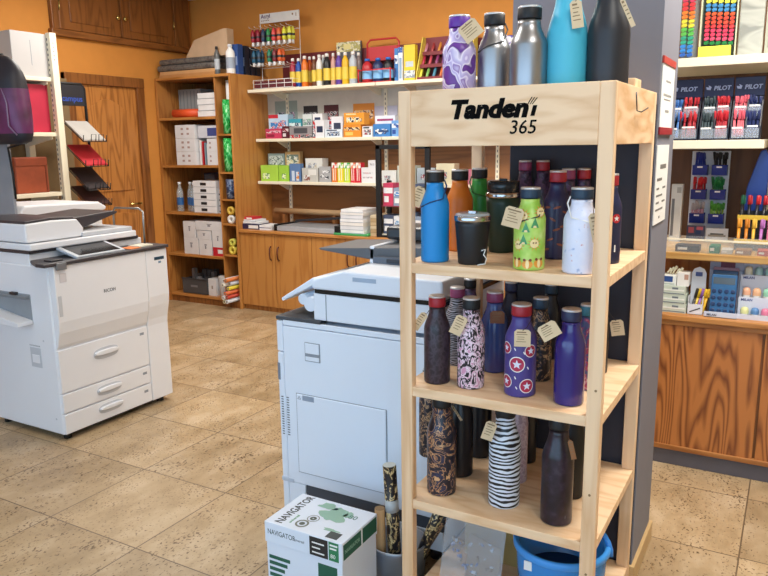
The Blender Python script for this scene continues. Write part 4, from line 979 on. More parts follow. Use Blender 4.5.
# narrow cubbies: rolls of vinyl and tape
xm = (DV+.01+BX1-.022)/2
def rollv(label, x, y, z0, z1, r, c):
    tag(MB().lathe([(r, 0), (r, z1-z0)], 20).lathe([(r*.5, z1-z0), (r*.5, z1-z0+.001)], 14).build('vinyl_roll', c, None, loc=None) if False else MB().lathe([(r, z0), (r*1.02, (z0+z1)/2), (r, z1)], 20, 0, (x, y, 0)).build('vinyl_roll', c, None, loc=(x, y, z0)), label, 'roll')
GRN = pattern('green_wrap', [(.35, '#0f6d2d'), (.5, '#22b04c'), (.65, '#8fe0a0')], (30, 30, 14), dist=1.5, rough=.25)
rollv('white paper roll standing in the top narrow cubby of the bookcase', xm-.018, BY+.06, 1.86, 2.15, .028, PAPER) if False else None
rollv('tall white paper roll standing in the narrow upper cubby of the bookcase', xm-.018, BY+.14, 1.661, 2.15, .04, PAPER)
rollv('green foil roll in the upper narrow cubby below the white roll', xm+.01, BY+.05, 1.661, 1.97, .043, GRN)
rollv('green foil roll in the second narrow cubby of the bookcase', xm+.0, BY+.055, 1.311, 1.62, .048, GRN)
rollv('dark blue rolled item in the third narrow cubby of the bookcase', xm, BY+.065, 1.056, 1.24, .05, pattern('blue_wrap', [(.4, '#1f2b4a'), (.55, '#54688c'), (.65, '#9aa3ac')], (30, 30, 30), dist=1))
def tape(label, x, y, z, R0, R1, mcol):
    Mr = Matrix.Rotation(PI/2, 3, 'X'); w = .04
    tag(MB().lathe([(R0, -w/2), (R1, -w/2), (R1, w/2), (R0, w/2), (R0, -w/2)], 24, 0, (x, y, z), Mr, False, False).build('tape_roll', mcol, None, loc=(x, y, z-R1)), label, 'tape', 'tape rolls in the narrow cubbies')
tape('yellow tape roll standing in the fourth narrow cubby', xm-.002, BY+.05, .82+.041+.082, .018, .040, mat('#dcb84a', .5))
tape('white tape roll under the yellow one in the fourth narrow cubby', xm-.002, BY+.05, .82+.040, .018, .040, PAPER)
tape('upper yellow-green tape roll in the fifth narrow cubby', xm-.004, BY+.05, .52+.038+.080, .015, .037, mat('#d6d25a', .5))
tape('lower bright yellow tape roll in the fifth narrow cubby', xm-.004, BY+.05, .52+.042, .018, .042, mat('#e3cf52', .5))
# paper rolls pushed into the bottom cubby, ends showing
random.seed(12)
rc = ['#e6e6ea', '#d77a3a', '#e8e4da', '#c9cdd8', '#2b54a8', '#e7d23a', '#5a8ac8', '#d96a3a', '#e6e6ea', '#c8452f', '#e9dfae', '#dfe3ea']
nm = ['white', 'orange', 'ivory', 'pale grey', 'blue', 'yellow', 'light blue', 'rust orange', 'silver white', 'red', 'straw', 'bluish white']
lab = ['topmost of the pile', 'near the top', 'third from the top', 'above the blue roll', 'in the middle', 'poking out furthest', 'at the lower middle', 'under the yellow roll', 'at the lower left', 'low in the pile', 'second from the floor', 'at the floor']
for k in range(12):
    r_ = .019; col_, row = k % 2, k//2
    x = xm-.017+col_*.042; zz = .062+r_+ (5-row)*.041 + col_*.006; ex = .05+.10*random.random()
    p0 = Vector((x-.0, YB-.08, zz)); p1 = Vector((x, BY-ex, zz))
    o = MB().cyl(p0, p1, r_*.98, n=18).build('paper_roll', mat(rc[k], .5), None, loc=p0)
    m = MB().cyl(p1+Vector((0, -.0012, 0)), p1+Vector((0, .001, 0)), r_*.5, n=14).build('tube_end', mat('#8f8a80', .7), o, local=True)
    for v in m.data.vertices: v.co -= p0
    tag(o, nm[k]+' paper roll '+lab[k]+' in the bottom narrow cubby', 'roll', 'paper rolls in the bottom cubby')
# on top of the bookcase
zt = BT
PADM = pattern('grey_felt', [(.4, '#4f4d4c'), (.55, '#716d69'), (.7, '#5a5653')], (30, 30, 30))
xa, xb = BX0+.02, bX(216, 68, BY+.05)
solid('wood_sheet', 'tan board lying lowest in the pile on the bookcase', 'board', (xa+.03, BY+.02, zt), (xb, BY+.42, zt+.028), mat('#b98551', .6), .002)
solid('wood_sheet', 'paler tan board just under the grey felt on the bookcase', 'board', (xa+.03, BY+.03, zt+.0285), (xb, BY+.42, zt+.058), mat('#c99b6a', .6), .002)
solid('felt_mat', 'lower folded grey felt mat on the bookcase top', 'mat', (xa-.005, BY+.02, zt+.0585), (xb+.0, BY+.42, zt+.118), PADM, .025)
solid('felt_mat', 'upper folded grey felt mat under the wooden file on the bookcase', 'mat', (xa+.02, BY+.03, zt+.1185), (xb+.005, BY+.42, zt+.172), PADM, .022)
zf = zt+.1725
fx0, fx1 = bX(186, 50, BY+.1), bX(231, 50, BY+.1)
mf = thing('magazine_file', 'pale wooden slanted magazine file on top of the bookcase', 'file', ((fx0+fx1)/2, BY+.2, zf))
FW_ = mat('#c8a887', .6)
for y in (BY+.10, BY+.185): MB().prism([(fx0, zf), (fx1-.04, zf), (fx1-.04, zf+.235), (fx1-.09, zf+.235), (fx0+.11, zf+.16), (fx0, zf+.02)], 'y', y, y+.007).build('side', FW_, mf, .001)
bx('base', (fx0, BY+.107, zf), (fx1-.04, BY+.185, zf+.007), FW_, mf); bx('back', (fx1-.047, BY+.107, zf+.007), (fx1-.04, BY+.185, zf+.235), FW_, mf)
MB().prism([(fx0, zf+.02), (fx0+.007, zf+.02), (fx0+.117, zf+.158), (fx0+.11, zf+.16)], 'y', BY+.107, BY+.185).build('front', FW_, mf)
def simple_bottle(label, x, y, z, r, h, bm, cm, lm=None, group=None, name='paint_bottle', capf=.1):
    o = thing(name, label, 'bottle', (x, y, z), group)
    MB().lathe([(r*.93, 0), (r, .004), (r, h*.68), (r*.9, h*.76), (r*.45, h*.86), (r*.42, h*(1-capf))], 20).build('body', bm, o, local=True)
    MB().lathe([(r*.52, h*(1-capf)), (r*.5, h*.98), (r*.4, h)], 16).build('cap', cm, o, local=True)
    if lm: MB().lathe([(r*1.012, h*.18), (r*1.012, h*.55)], 20, cap0=False, cap1=False).build('label_band', lm, o, local=True)
    return o
yT = BY+.10
for px, h_, rr, bm, cm, lm, lb in ((220.5, .25, .026, mat('#5f6262', .3), BLACK, GREYP, 'grey bottle with black cap standing on the bookcase edge'), (231, .265, .042, PAPER, mat('#d7d9dd', .4), mat('#9aa4b2', .5), 'white plastic bottle with grey label on the bookcase top')):
    x = bX(px, 70, yT); simple_bottle(lb, min(x, BX1-.04), yT-.04 if px < 225 else yT, zt, rr, h_, bm, cm, lm, 'bottles on the bookcase')
# boxes and blue bottle overhang on a ledge: they stand on the bookcase right corner row
for k, (p0, p1, top, c1, lb) in enumerate(((237.5, 245.5, 43, '#2a4a86', 'blue printed carton beside the white bottle on the bookcase'), (246, 251, 46, '#1d2433', 'first dark navy carton in the row on the bookcase'), (251.5, 257, 46, '#222a3c', 'second dark navy carton in the row on the bookcase'), (257.5, 263, 47, '#1c2230', 'last dark navy carton in the row on the bookcase'))):
    yy0 = [5.38, 5.48, 5.56, 5.64][k]
    hh = [.265, .26, .255, .25][k]
    card('cardboard_box', lb, 'box', (BX1-.115, yy0, zt), (BX1-.004, yy0+[.07, .06, .06, .06][k], zt+hh), [c1, '#8a97b5'], [(.1, .3, .9, .6, 1)], .002, 'dark cartons on the bookcase')

# ------------------------------------------------------------------ wall shelves and low cupboards on the back wall
WX1 = -1.0
ws = thing('wall_shelving', 'cream metal wall shelving along the back wall above the cupboards', 'shelving', (-2.8, 5.7, .78))
WOODB = wood('panel_back', '#8a5a30', '#6d4422', (.8, 8, 8), 5, .5, .4)
S1, S2, S3 = 2.062, 1.612, 1.212
bx('back_panel', (BX1+.002, YB-.02, .775), (WX1, YB-.003, 1.72), WOODB, ws)
bx('slat_panel', (BX1+.002, YB-.02, 1.72), (WX1, YB-.003, 2.04), mat('#c9c2b6', .6), ws)
bx('red_panel', (BX1+.2, YB-.02, 2.04), (WX1, YB-.003, 2.39), mat('#6a1c20', .55), ws)
for zz, yf in ((S1, 5.47), (S2, 5.56), (S3, 5.56)):
    for xa, xb in ((BX1+.012, -3.18), (-3.172, WX1)):
        sf = bx('shelf', (xa, yf, zz-.028), (xb, YB-.021, zz), CREAM, ws, .003)
        for q in (xa+.22, xb-.12): MB().prism([(yf+.04, zz-.029), (YB-.021, zz-.029), (YB-.021, zz-.09), (YB-.06, zz-.09)], 'x', q, q+.008).build('bracket', CREAM, sf)
for q in (BX1+.23, -3.26, -2.2):
    up_ = bx('upright', (q, YB-.034, .80), (q+.03, YB-.0205, 2.03), CREAM, ws)
    m = MB()
    for k in range(28): m.box(q+.011, YB-.0352, .84+.042*k, q+.019, YB-.0335, .84+.042*k+.02)
    m.build('slot_marking', GREYD, up_)
# low cupboards
CY = 5.27; CZ = .772
xs_d = [BX1+.004, -4.07, -3.555, -3.0, -2.47, -1.95, -1.43]
xs_d[1] = P(275, 255, 'y', CY).x; xs_d[2] = P(312, 260, 'y', CY).x; xs_d[3] = P(353, 260, 'y', CY).x
xs_d[4] = xs_d[3]+.52; xs_d[5] = xs_d[4]+.52; xs_d[6] = xs_d[5]+.52
for i in (0, 2, 4):
    a, b2 = xs_d[i], xs_d[i+2]
    cb = thing('base_cupboard', ['oak base cupboard next to the bookcase', 'oak base cupboard in the middle under the paper stack', 'oak base cupboard furthest from the bookcase behind the copier'][i//2], 'cupboard', ((a+b2)/2, 5.5, 0), 'base cupboards along the back wall')
    bx('carcass', (a+.001, CY+.02, .06), (b2-.001, YB-.004, CZ-.027), OAK_D, cb)
    bx('plinth', (a+.001, CY+.03, 0), (b2-.001, CY+.05, .06), OAK, cb)
    for j in (0, 1):
        p0, p1 = xs_d[i+j], xs_d[i+j+1]
        dr = bx('door', (p0+.002, CY, .05), (p1-.002, CY+.019, CZ-.03), OAK_L, cb, .002)
        hx = p1-.045 if j == 0 else p0+.045
        MB().tube([(hx, CY+.001, .50), (hx, CY-.02, .515), (hx, CY-.026, .565), (hx, CY-.02, .615), (hx, CY+.001, .63)], .0065, 8).build('handle', mat('#5b2a1c', .35), dr)
wt = solid('worktop', 'long oak worktop over the back cupboards', 'worktop', (BX1+.004, CY-.02, CZ-.026), (xs_d[6]+.02, YB-.0215, CZ), OAK_H, .004)

# goods on the wall shelves ------------------------------------------
def sx(px, py, y): return P(px, py, 'y', y).x
def goods(label, p0, p1, ptop, z0, y, dep, cols, prints, name='product_box', cat='box', group=None):
    a, b2 = sx(p0, ptop, y), sx(p1, ptop, y); zt_ = max(P((p0+p1)/2, ptop, 'y', y).z, z0+.02)  # height read off the survey
    return card(name, label, cat, (a+.0015, y, z0), (b2-.0015, y+dep, zt_), cols, prints, .001, group)
G1 = 'stationery boxes on the second wall shelf'
def Z8(x, y): return 260+x*.2432, 100+y*.2432
def g8(label, x0, x1, yt, z0, y, dep, cols, prints=(), group=G1, **k):
    p0, q = Z8(x0, yt); p1, _ = Z8(x1, yt)
    return goods(label, p0, p1, q, z0, y, dep, cols, prints, group=group, **k)
FR = 5.575
band = [(.05, .55, .95, .8, 1), (.1, .15, .55, .42, 2)]
blob2 = [(.15, .2, .85, .7, 1), (.1, .8, .7, .93, 2)]
hb = [(0, 0, 1, .28, 1), (.2, .4, .8, .85, 2)]
g8('pink box at the left end of the second wall shelf', 22, 88, 118, S2, FR, .09, ['#c33a5c', '#e79ab0', '#8a1d3a'], band)
g8('dark maroon box beside the pink box on the wall shelf', 90, 118, 108, S2, FR, .09, ['#4c1424', '#8a2a3c', '#d9cfd2'], band)
g8('grey and red tool box on the second wall shelf', 120, 213, 108, S2, FR, .09, ['#8f8a8c', '#b02a34', '#46484e'], hb)
g8('upright white box with red edge on the second wall shelf', 216, 262, 82, S2, FR, .09, ['#e2e2e6', '#b5202e', '#28324e'], [(0, 0, .22, 1, 1), (.35, .3, .9, .65, 2)])
g8('low white box with blue pen picture on the wall shelf', 266, 338, 120, S2, FR, .09, ['#dbe3ea', '#4a6f9a', '#2a3a5a'], blob2)
o = g8('low orange box under the mouse box on the wall shelf', 342, 414, 102, S2, FR, .09, ['#dd8a2a', '#5a3a1a', '#f0c060'], band)
zmb = max(v.co.z for v in o.data.vertices)+o.location.z
g8('orange box with a black mouse picture on the wall shelf', 344, 428, 52, zmb+.001, FR, .09, ['#e0932c', '#1c1a1c', '#f5d9a0'], [(.12, .2, .75, .62, 1), (.75, .25, .88, .5, 1), (.1, .82, .6, .92, 2)])
g8('small white box beside the orange boxes on the wall shelf', 420, 462, 108, S2, FR, .09, ['#e6e4e2', '#9a3040', '#3a3a44'], blob2)
g8('blue box with white swoosh on the second wall shelf', 465, 536, 98, S2, FR, .09, ['#3f7fc0', '#e6eef6', '#22406f'], [(.1, .2, .8, .6, 1), (.3, .35, .9, .5, 2)])
g8('upright blue and white box at the post end of the wall shelf', 540, 572, 84, S2, FR, .09, ['#6f9fd6', '#e8eef8', '#2b4f9a'], band)
g8('dark grey printed box right of the upright blue box', 576, 640, 90, S2, FR, .09, ['#40444e', '#aab2bd', '#7a3a44'], band)
BK = FR+.1
g8('pale blue boxed set with red corner behind the pink box', 34, 114, 60, S2, BK, .09, ['#bcd6ea', '#3d82c4', '#c02a3a'], [(.1, .3, .6, .7, 1), (0, .85, .5, 1, 2), (.6, .5, .9, .75, 1)])
g8('teal box behind the grey tool box on the wall shelf', 117, 170, 78, S2, BK, .09, ['#3c9fb0', '#d9f0f0', '#17566a'], band)
g8('white box behind the red-edged box on the wall shelf', 174, 212, 58, S2, BK, .09, ['#d6dcda', '#7aa08c', '#5a6a72'], band)
g8('black box rising behind the row on the wall shelf', 178, 236, 24, S2, BK+.1, .07, ['#26262c', '#55565e', '#8a8c94'], band)
g8('white and red box rising behind the red-edged box', 216, 256, 56, S2, BK, .09, ['#e8e6e6', '#c02a36', '#303a5a'], hb)
g8('dark red box at the back of the wall shelf', 262, 322, 20, S2, BK+.1, .07, ['#4a2028', '#7a3a3c', '#2a2a34'], band)
g8('white box with red side behind the blue pen box', 282, 340, 68, S2, BK, .09, ['#e4e2e6', '#b02436', '#2f3650'], [(0, 0, .18, 1, 1), (.35, .25, .85, .7, 2)])
g8('tall orange box at the back behind the mouse box', 382, 470, 14, S2, BK+.1, .07, ['#d98d3a', '#f0c27a', '#7a4a1a'], band)
g8('white box with two blue glasses pictures on the shelf back', 473, 556, 64, S2, BK, .09, ['#e2e4ea', '#3a4a86', '#a03a6a'], [(.08, .3, .42, .6, 1), (.55, .3, .9, .6, 1), (.1, .75, .9, .85, 2)])
g8('grey lilac box at the back near the post', 470, 565, 24, S2, BK+.1, .07, ['#b9b6c6', '#3a3a5a', '#e6e4ec'], [(.08, .3, .42, .6, 1), (.55, .3, .9, .6, 1)])
g8('round-spectacle patterned grey box at the left shelf back', 60, 152, 4, S2, BK+.1, .07, ['#8f9a92', '#3d4a5c', '#a06a8a'], [(.1, .25, .42, .7, 1), (.55, .25, .9, .7, 1), (.2, .35, .34, .6, 2)])
random.seed(21)
pal = ['#3f7fc0', '#c33a5c', '#e2e2e6', '#46506a', '#d9a23a', '#7aa0c8']
for k in range(9):
    x0 = 700+k*90
    a = sx(*Z8(645, 100), FR)+.02+.17*k
    cA, cB, cC = random.choice(pal), random.choice(pal), random.choice(pal)
    if a+.15 > WX1: break
    card('product_box', ['blue-toned', 'small', 'medium', 'flat', 'glossy', 'striped', 'plain', 'bright', 'dark'][k]+' box number-%s from the post seen through the stand' % ['one', 'two', 'three', 'four', 'five', 'six', 'seven', 'eight', 'nine'][k] if False else ['first', 'second', 'third', 'fourth', 'fifth', 'sixth', 'seventh', 'eighth', 'ninth'][k]+' box along the second wall shelf seen through the stand', 'box', (a, FR, S2), (a+.155, FR+.1, S2+.1+.1*random.random()), [cA, cB, cC], band, .001, 'boxes seen through the stand')
# third shelf
G2 = 'stationery on the third wall shelf'
o1 = g8('long lime green box on the third wall shelf', 2, 74, 268, S3, FR, .1, ['#a5cf4a', '#5f9a3a', '#dff0b0'], [(.1, .15, .5, .5, 1)], G2)
o2 = g8('short lime green box beside the long one on the shelf', 76, 118, 270, S3, FR, .1, ['#9ccb45', '#5f9a3a', '#dff0b0'], [(.3, .15, .7, .5, 1)], G2)
g8('slate grey box standing behind the lime boxes', 32, 100, 220, S3, FR+.11, .07, ['#7f8f90', '#aebaba', '#5c6a6c'], [(.08, .08, .92, .92, 1)], G2)
g8('wood framed picture box behind the lime boxes', 102, 164, 212, S3, FR+.115, .05, ['#b59466', '#6d7a70', '#d9cda8'], [(.1, .1, .9, .9, 1)], G2)
g8('blue and orange blister pack on the third wall shelf', 120, 166, 262, S3, FR, .05, ['#5a7aa8', '#d98a3a', '#c9d6e4'], [(.2, .05, .45, .6, 2), (.6, .05, .85, .55, 1)], G2)
g8('clear grey sachet on the third wall shelf', 172, 238, 280, S3, FR, .05, ['#bdbcb6', '#8a5a50', '#dcdad4'], [(.1, .1, .5, .5, 1), (.4, .5, .9, .9, 2)], G2)
g8('white box behind the clear sachet on the shelf', 186, 256, 240, S3, FR+.07, .1, ['#d8d6d0', '#8a8f9a', '#b7aa90'], [(.15, .3, .35, .8, 1), (.45, .3, .65, .8, 1)], G2)
g8('black and white speckled pack on the third wall shelf', 242, 291, 274, S3, FR, .06, ['#a9a9aa', '#3c4048', '#e0e0e0'], [(.1, .3, .4, .5, 1), (.5, .2, .8, .4, 1), (.3, .6, .9, .75, 1)], G2)
for x0, x1, cc, cb_, lb in ((294, 316, '#e07a2c', '#d9483a', 'orange highlighter pack on the third wall shelf'), (317, 343, '#e8d23a', '#7fbf4a', 'yellow note pack on the third wall shelf'), (344, 369, '#c3dc3c', '#4fae62', 'lime note pack on the third wall shelf'), (371, 392, '#d52c3a', '#e87a4a', 'red note pack left of its pair on the shelf'), (393, 414, '#cf2438', '#f0a080', 'red note pack next to the white boxes on the shelf')):
    g8(lb, x0, x1, 258, S3, FR, .07, [cc, cb_, '#f3efe0'], [(0, .72, 1, 1, 1), (.2, .1, .35, .7, 2), (.6, .1, .7, .7, 2)], G2)
o = g8('lower white box beside the red packs on the shelf', 416, 475, 278, S3, FR, .1, ['#e4e2e2', '#c9a6a8', '#a9a4a8'], [(.1, .3, .8, .4, 1), (.1, .6, .8, .68, 1)], G2)
g8('white box lying on the lower white box near the post', 444, 476, 248, max(v.co.z for v in o.data.vertices)+S3, FR, .1, ['#dcdadc', '#a9a4a8', '#a9a4a8'], [(.1, .3, .8, .6, 1)], G2)
for k, (x0, x1, yt, cc) in enumerate(((500, 560, 290, '#dfe0dc'), (564, 640, 270, '#c8cdc0'), (645, 720, 280, '#a9b4ba'), (724, 800, 262, '#d8cfb0'), (804, 880, 286, '#b7687c'))):
    g8(['white', 'pale green', 'blue-grey', 'straw', 'rose'][k]+' box on the third shelf seen past the black display frame', x0, x1, yt, S3, FR, .1, [cc, '#8a3a44', '#7a8288'], [(.2, .25, .6, .6, 1)], G2)
# top shelf: paints
yP = 5.60; zP = S1
def Z3(x, y): return 280+x*.2083, y*.2083
paints = [(50, 76, 280, '#a8243e', 'magenta'), (78, 103, 280, '#1c50a8', 'blue'), (106, 134, 268, '#e0721c', 'orange'), (135, 153, 272, '#d65c1a', 'deep orange'), (154, 176, 270, '#6a3a1e', 'brown'), (177, 203, 262, '#e6e4e0', 'white'), (211, 243, 257, '#18181c', 'black'),
          (246, 268, 255, '#c9988c', 'skin pink'), (270, 298, 250, '#5c3a98', 'purple'), (300, 330, 250, '#e3b21e', 'yellow'), (335, 368, 247, '#b3bcc4', 'silver'), (369, 388, 252, '#8a7a78', 'taupe'), (204, 214, 264, '#bcd0d8', 'pale blue')]
for x0, x1, yt, cc, nm_ in paints:
    p0, q = Z3(x0, yt); p1, _ = Z3(x1, yt)
    yy = yP + (.075 if x1-x0 < 20 else 0)
    a, b2 = sx(p0, 75, yy), sx(p1, 75, yy); hh = P((p0+p1)/2, q, 'y', yy).z-zP
    rr = max(.026, (b2-a)/2) if yy > yP else (b2-a)/2*.98
    simple_bottle('%s poster paint bottle with white cap on the top wall shelf' % nm_, (a+b2)/2, yy, zP, rr, hh, mat(cc, .35), mat('#eeece8', .4), mat('#e3c64a', .45) if nm_ not in ('pale blue', 'taupe') else None, 'paint bottles on the top shelf')
g8_ = goods('olive and cream backing card box behind the paint bottles', *[Z3(270, 0)[0], Z3(386, 0)[0]], Z3(0, 200)[1], zP, yP+.14, .03, ['#4d5058', '#a9a05a', '#dccf8a'], [(0, .78, 1, 1, 1), (.3, .83, .6, .95, 2)])
# red wire carrier with blue bottles
a, b2 = sx(Z3(392, 0)[0], 60, yP), sx(Z3(545, 0)[0], 60, yP); zc_ = P(Z3(470, 0)[0], Z3(0, 180)[1], 'y', yP).z
rk = thing('wire_carrier', 'red wire carrier with handle on the top wall shelf', 'carrier', ((a+b2)/2, yP+.03, zP))
m = MB(); y0, y1 = yP-.06, yP+.10
m.tube([(a, yP+.1, zP+.006), (a, yP+.1, zc_-.03), (a+.03, yP+.1, zc_), (b2-.03, yP+.1, zc_), (b2, yP+.1, zc_-.03), (b2, yP+.1, zP+.006)], .008, 8)
for zz in (zP+.008, zP+.11): m.tube([(a, y0, zz), (b2, y0, zz), (b2, y1, zz), (a, y1, zz)], .006, 6, closed=True)
for x in (a, b2): m.tube([(x, y0, zP+.008), (x, y0, zP+.12)], .006, 6)
m.build('wire_frame', mat('#c0242c', .4), rk)
bx('back_plate', (a+.01, yP+.096, zP+.20), (b2-.01, yP+.104, zc_-.06), mat('#b8202a', .45), rk)
for k, (f_, cc, nm_) in enumerate(((.16, '#b5262e', 'red'), (.5, '#1c2f5c', 'navy'), (.82, '#14171f', 'black'))):
    simple_bottle('%s bottle with blue cap inside the red wire carrier' % nm_, a+(b2-a)*f_, yP+.01, zP+.001, (b2-a)*.145, .21, mat(cc, .35), mat('#2a66b8', .4), mat('#7fb4e0', .4), 'bottles in the red carrier', 'glue_bottle')
goods('blue and white tall tube box beside the red carrier', Z3(548, 0)[0], Z3(566, 0)[0], Z3(0, 232)[1], zP, yP, .05, ['#3a78b8', '#e6eef4', '#1d3f78'], band)
goods('white tall box with blue top beside the yellow box', Z3(567, 0)[0], Z3(588, 0)[0], Z3(0, 226)[1], zP, yP, .05, ['#e4e8ec', '#2a5aa8', '#8aa4c0'], [(0, .84, 1, 1, 1), (.2, .1, .8, .7, 2)])
goods('yellow and grey tall carton on the top wall shelf', Z3(594, 0)[0], Z3(648, 0)[0], Z3(0, 214)[1], zP, yP, .05, ['#e3c233', '#8a93a0', '#c0c8cc'], [(0, .1, 1, .3, 1), (.15, .4, .85, .55, 2)])
# tiered marker display
a, b2 = sx(417, 60, yP), sx(470, 60, yP)
md = thing('marker_display', 'yellow sided tiered display of coloured sticks behind the purple bottle', 'display', ((a+b2)/2, yP+.1, zP))
for x in (a, b2-.008): MB().prism([(yP-.02, zP), (yP+.16, zP), (yP+.16, zP+.36), (yP+.10, zP+.36), (yP-.02, zP+.06)], 'x', x, x+.008).build('side_card', mat('#d8c452', .5), md)
m = MB()
for k in range(3): m.box(a+.008, yP-.015+.05*k, zP+.002+.105*k, b2-.008, yP-.008+.05*k, zP+.03+.105*k)
m.box(a+.008, yP+.152, zP, b2-.008, yP+.158, zP+.36)
for k in range(3): m.box(a+.008, yP-.01+.05*k, zP+.001+.105*k, b2-.008, yP+.15, zP+.006+.105*k)
m.build('tier', mat('#7a2a30', .5), md)
random.seed(4)
cols3 = [['#d9d24a', '#7fb05a', '#4a86a0', '#c86a3a', '#9a5a3a', '#b03a3a', '#c0a03a', '#5a7a4a'], ['#b8304a', '#c04a5a', '#8a3a6a', '#a05a8a', '#7a4a8a', '#c08aa0', '#b04a4a', '#8a2a3a'], ['#c07a8a', '#a03a3a', '#d08a3a', '#d9a83a', '#e0b83a', '#c0602a', '#b0502a', '#d8a040']]
for k in range(3):
    base_ = None
    for j in range(8):
        x = a+.02+(b2-a-.04)*j/7
        s_ = MB(); p0 = Vector((x, yP+.008+.05*k, zP+.014+.105*k)); p1 = p0+Vector((0, .055, .090))
        s_.cyl(p0, p1, .0125, n=8)
        tag(s_.build('crayon_stick', mat(cols3[k][j], .45), None, loc=p0), 'coloured stick in the %s tier of the yellow sided display' % ['bottom', 'middle', 'top'][k], 'stick', 'sticks in the %s display tier' % ['bottom', 'middle', 'top'][k])
# purple and white carton behind the steel bottles
a, b2 = sx(492, 40, yP), sx(518, 40, yP)
card('product_box', 'white carton with purple top on the wall shelf behind the steel bottles', 'box', (a, yP, zP), (b2+.03, yP+.12, zP+.30), ['#e2e0e4', '#5a4a9a', '#c8c4d2'], [(0, .72, 1, 1, 1)])
# acrylic tube rack at the left end
yR = 5.52
a, b2 = sx(261, 40, yR+.1), sx(300, 40, yR+.1)
rk = thing('tube_rack', 'white wire rack of acrylic paint tubes with header card on the shelf', 'rack', ((a+b2)/2, yR+.1, zP))
ztop = P(280, 12, 'y', yR+.1).z
m = MB()
for x in (a, b2): m.tube([(x, yR+.02, zP+.004), (x, yR+.1, zP+.02), (x, yR+.1, ztop-.01)], .004, 6)
for k in range(6): m.tube([(a+(b2-a)*k/5, yR-.04, zP+.004), (a+(b2-a)*k/5, yR-.04, zP+.08)], .0025, 6)
for zz in (zP+.006, zP+.045, zP+.08): m.tube([(a, yR-.04, zz), (b2, yR-.04, zz), (b2, yR+.1, zz), (a, yR+.1, zz)], .003, 6, closed=True)
TZ = [P(280, 28, 'y', yR).z, P(280, 49, 'y', yR).z, P(280, 66, 'y', yR).z]
NT = 8; xsT = [a+.012+(b2-a-.03)*k/(NT-1) for k in range(NT)]
for zz in TZ:
    for x in xsT: m.tube([(x, yR+.1, zz+.004), (x, yR-.07, zz+.012), (x, yR-.085, zz+.022)], .0022, 5)
    m.tube([(a, yR+.1, zz), (b2, yR+.1, zz)], .003, 6)
m.build('wire_frame', mat('#dfdedc', .4), rk)
bx('header_card', (a, yR+.094, ztop-.085), (b2, yR+.104, ztop), mat('#d8d6d2', .6), rk)
text('header_lettering', 'Acryl', (a+.015, yR+.0935, ztop-.04), FRONT, .05, mat('#4a2a5a', .5), rk, .0003, 0, .001)
m = MB()
for k in range(5): m.box(a+.015+.02*k, yR+.0932, ztop-.065, a+.028+.02*k, yR+.0945, ztop-.058)
m.cyl((b2-.07, yR+.094, ztop-.03), (b2-.07, yR+.093, ztop-.03), .009).box(b2-.035, yR+.0932, ztop-.05, b2-.028, yR+.0945, ztop-.022)
m.build('header_print', mat('#8a6a4a', .6), rk)
bx('basket_card', (a+.01, yR-.036, zP+.01), (b2-.01, yR-.033, zP+.07), mat('#5a1a22', .6), rk)
tubec = [['#a01f34', '#8f1a30', '#223a5a', '#2a8a4a', '#d84a4a', '#d9683a', '#d8d43a', '#d6d84a'], ['#1f5a78', '#1c4a6a', None, '#1f7a5a', '#7a2a34', '#d9602a', None, None]]
names = ['crimson', 'dark red', 'navy', 'green', 'coral', 'orange-red', 'yellow', 'lemon', 'teal', 'petrol', '', 'sea green', 'maroon', 'orange', '', '']
for k in range(2):
    for j in range(NT):
        cc = tubec[k][j]
        if not cc: continue
        x = xsT[j]; z1 = TZ[k]+.004
        p = thing('paint_tube', '%s acrylic tube hanging in the %s row of the wire rack' % (names[8*k+j], ['upper', 'lower'][k]), 'tube', (x, yR-.03, z1-.125), 'paint tubes on the wire rack')
        MB().lathe([(.016, .012), (.021, .03), (.021, .08), (.015, .105), (.006, .124)], 12).build('tube_body', mat(cc, .4), p, local=True)
        MB().lathe([(.013, -.022), (.013, .014)], 10).build('cap', mat('#e2e2e4', .4), p, local=True)
        MB().lathe([(.0213, .045), (.0213, .065)], 12, cap0=False, cap1=False).build('label_band', DARK, p, local=True)
        dup(p, (x, yR+.018, z1-.122), '%s acrylic tube second on its hook in the %s row of the wire rack' % (names[8*k+j], ['upper', 'lower'][k]))

# things on the back worktop -----------------------------------------
z0 = CZ
x_ = sx(240, 226, CY+.06)
stk = [('#2a2448', .05, .22, 'dark navy book lowest at the left end of the worktop'), ('#e6e6e8', .02, .20, 'white book on the navy book at the worktop end'), ('#d8dade', .018, .17, 'grey white book topped by the red one on the worktop'), ('#c22a34', .022, .12, 'red box topping the book pile on the worktop')]
zz = z0
for i, (cc, hh, ww, lb) in enumerate(stk):
    o = card('book', lb, 'book', (x_+.01, CY+.05+.01*i, zz), (x_+ww+.02, CY+.22, zz+hh), [cc, '#e8e6e2', '#8a8a90'], [(.45, .2, .95, .8, 1)] if i in (0, 3) else [(0, .1, 1, .25, 2)], .002, 'books at the worktop end')
    zz += hh+.0005
card('book', 'white book lying right of the red topped pile on the worktop', 'book', (x_+.245, CY+.05, z0), (x_+.38, CY+.22, z0+.045), ['#e0e2e6', '#6a6a80', '#8a8a90'], [(0, .4, 1, .55, 1)])
a, b2 = sx(278, 225, CY+.05), sx(341, 225, CY+.05)
pt_ = thing('paper_trimmer', 'black paper guillotine with grey base on the back worktop', 'paper cutter', ((a+b2)/2, CY+.2, z0))
bx('bed', (a, CY+.04, z0), (b2-.04, CY+.38, z0+.05), mat('#8f9298', .4), pt_, .004)
bx('front_edge', (a, CY+.036, z0+.006), (b2-.06, CY+.04, z0+.046), mat('#a9abb0', .4), pt_)
bx('side_block', (b2-.06, CY+.03, z0), (b2, CY+.38, z0+.075), BLACK, pt_, .004)
bx('side_block', (a-.05, CY+.05, z0), (a-.002, CY+.38, z0+.06), BLACK, pt_, .004)
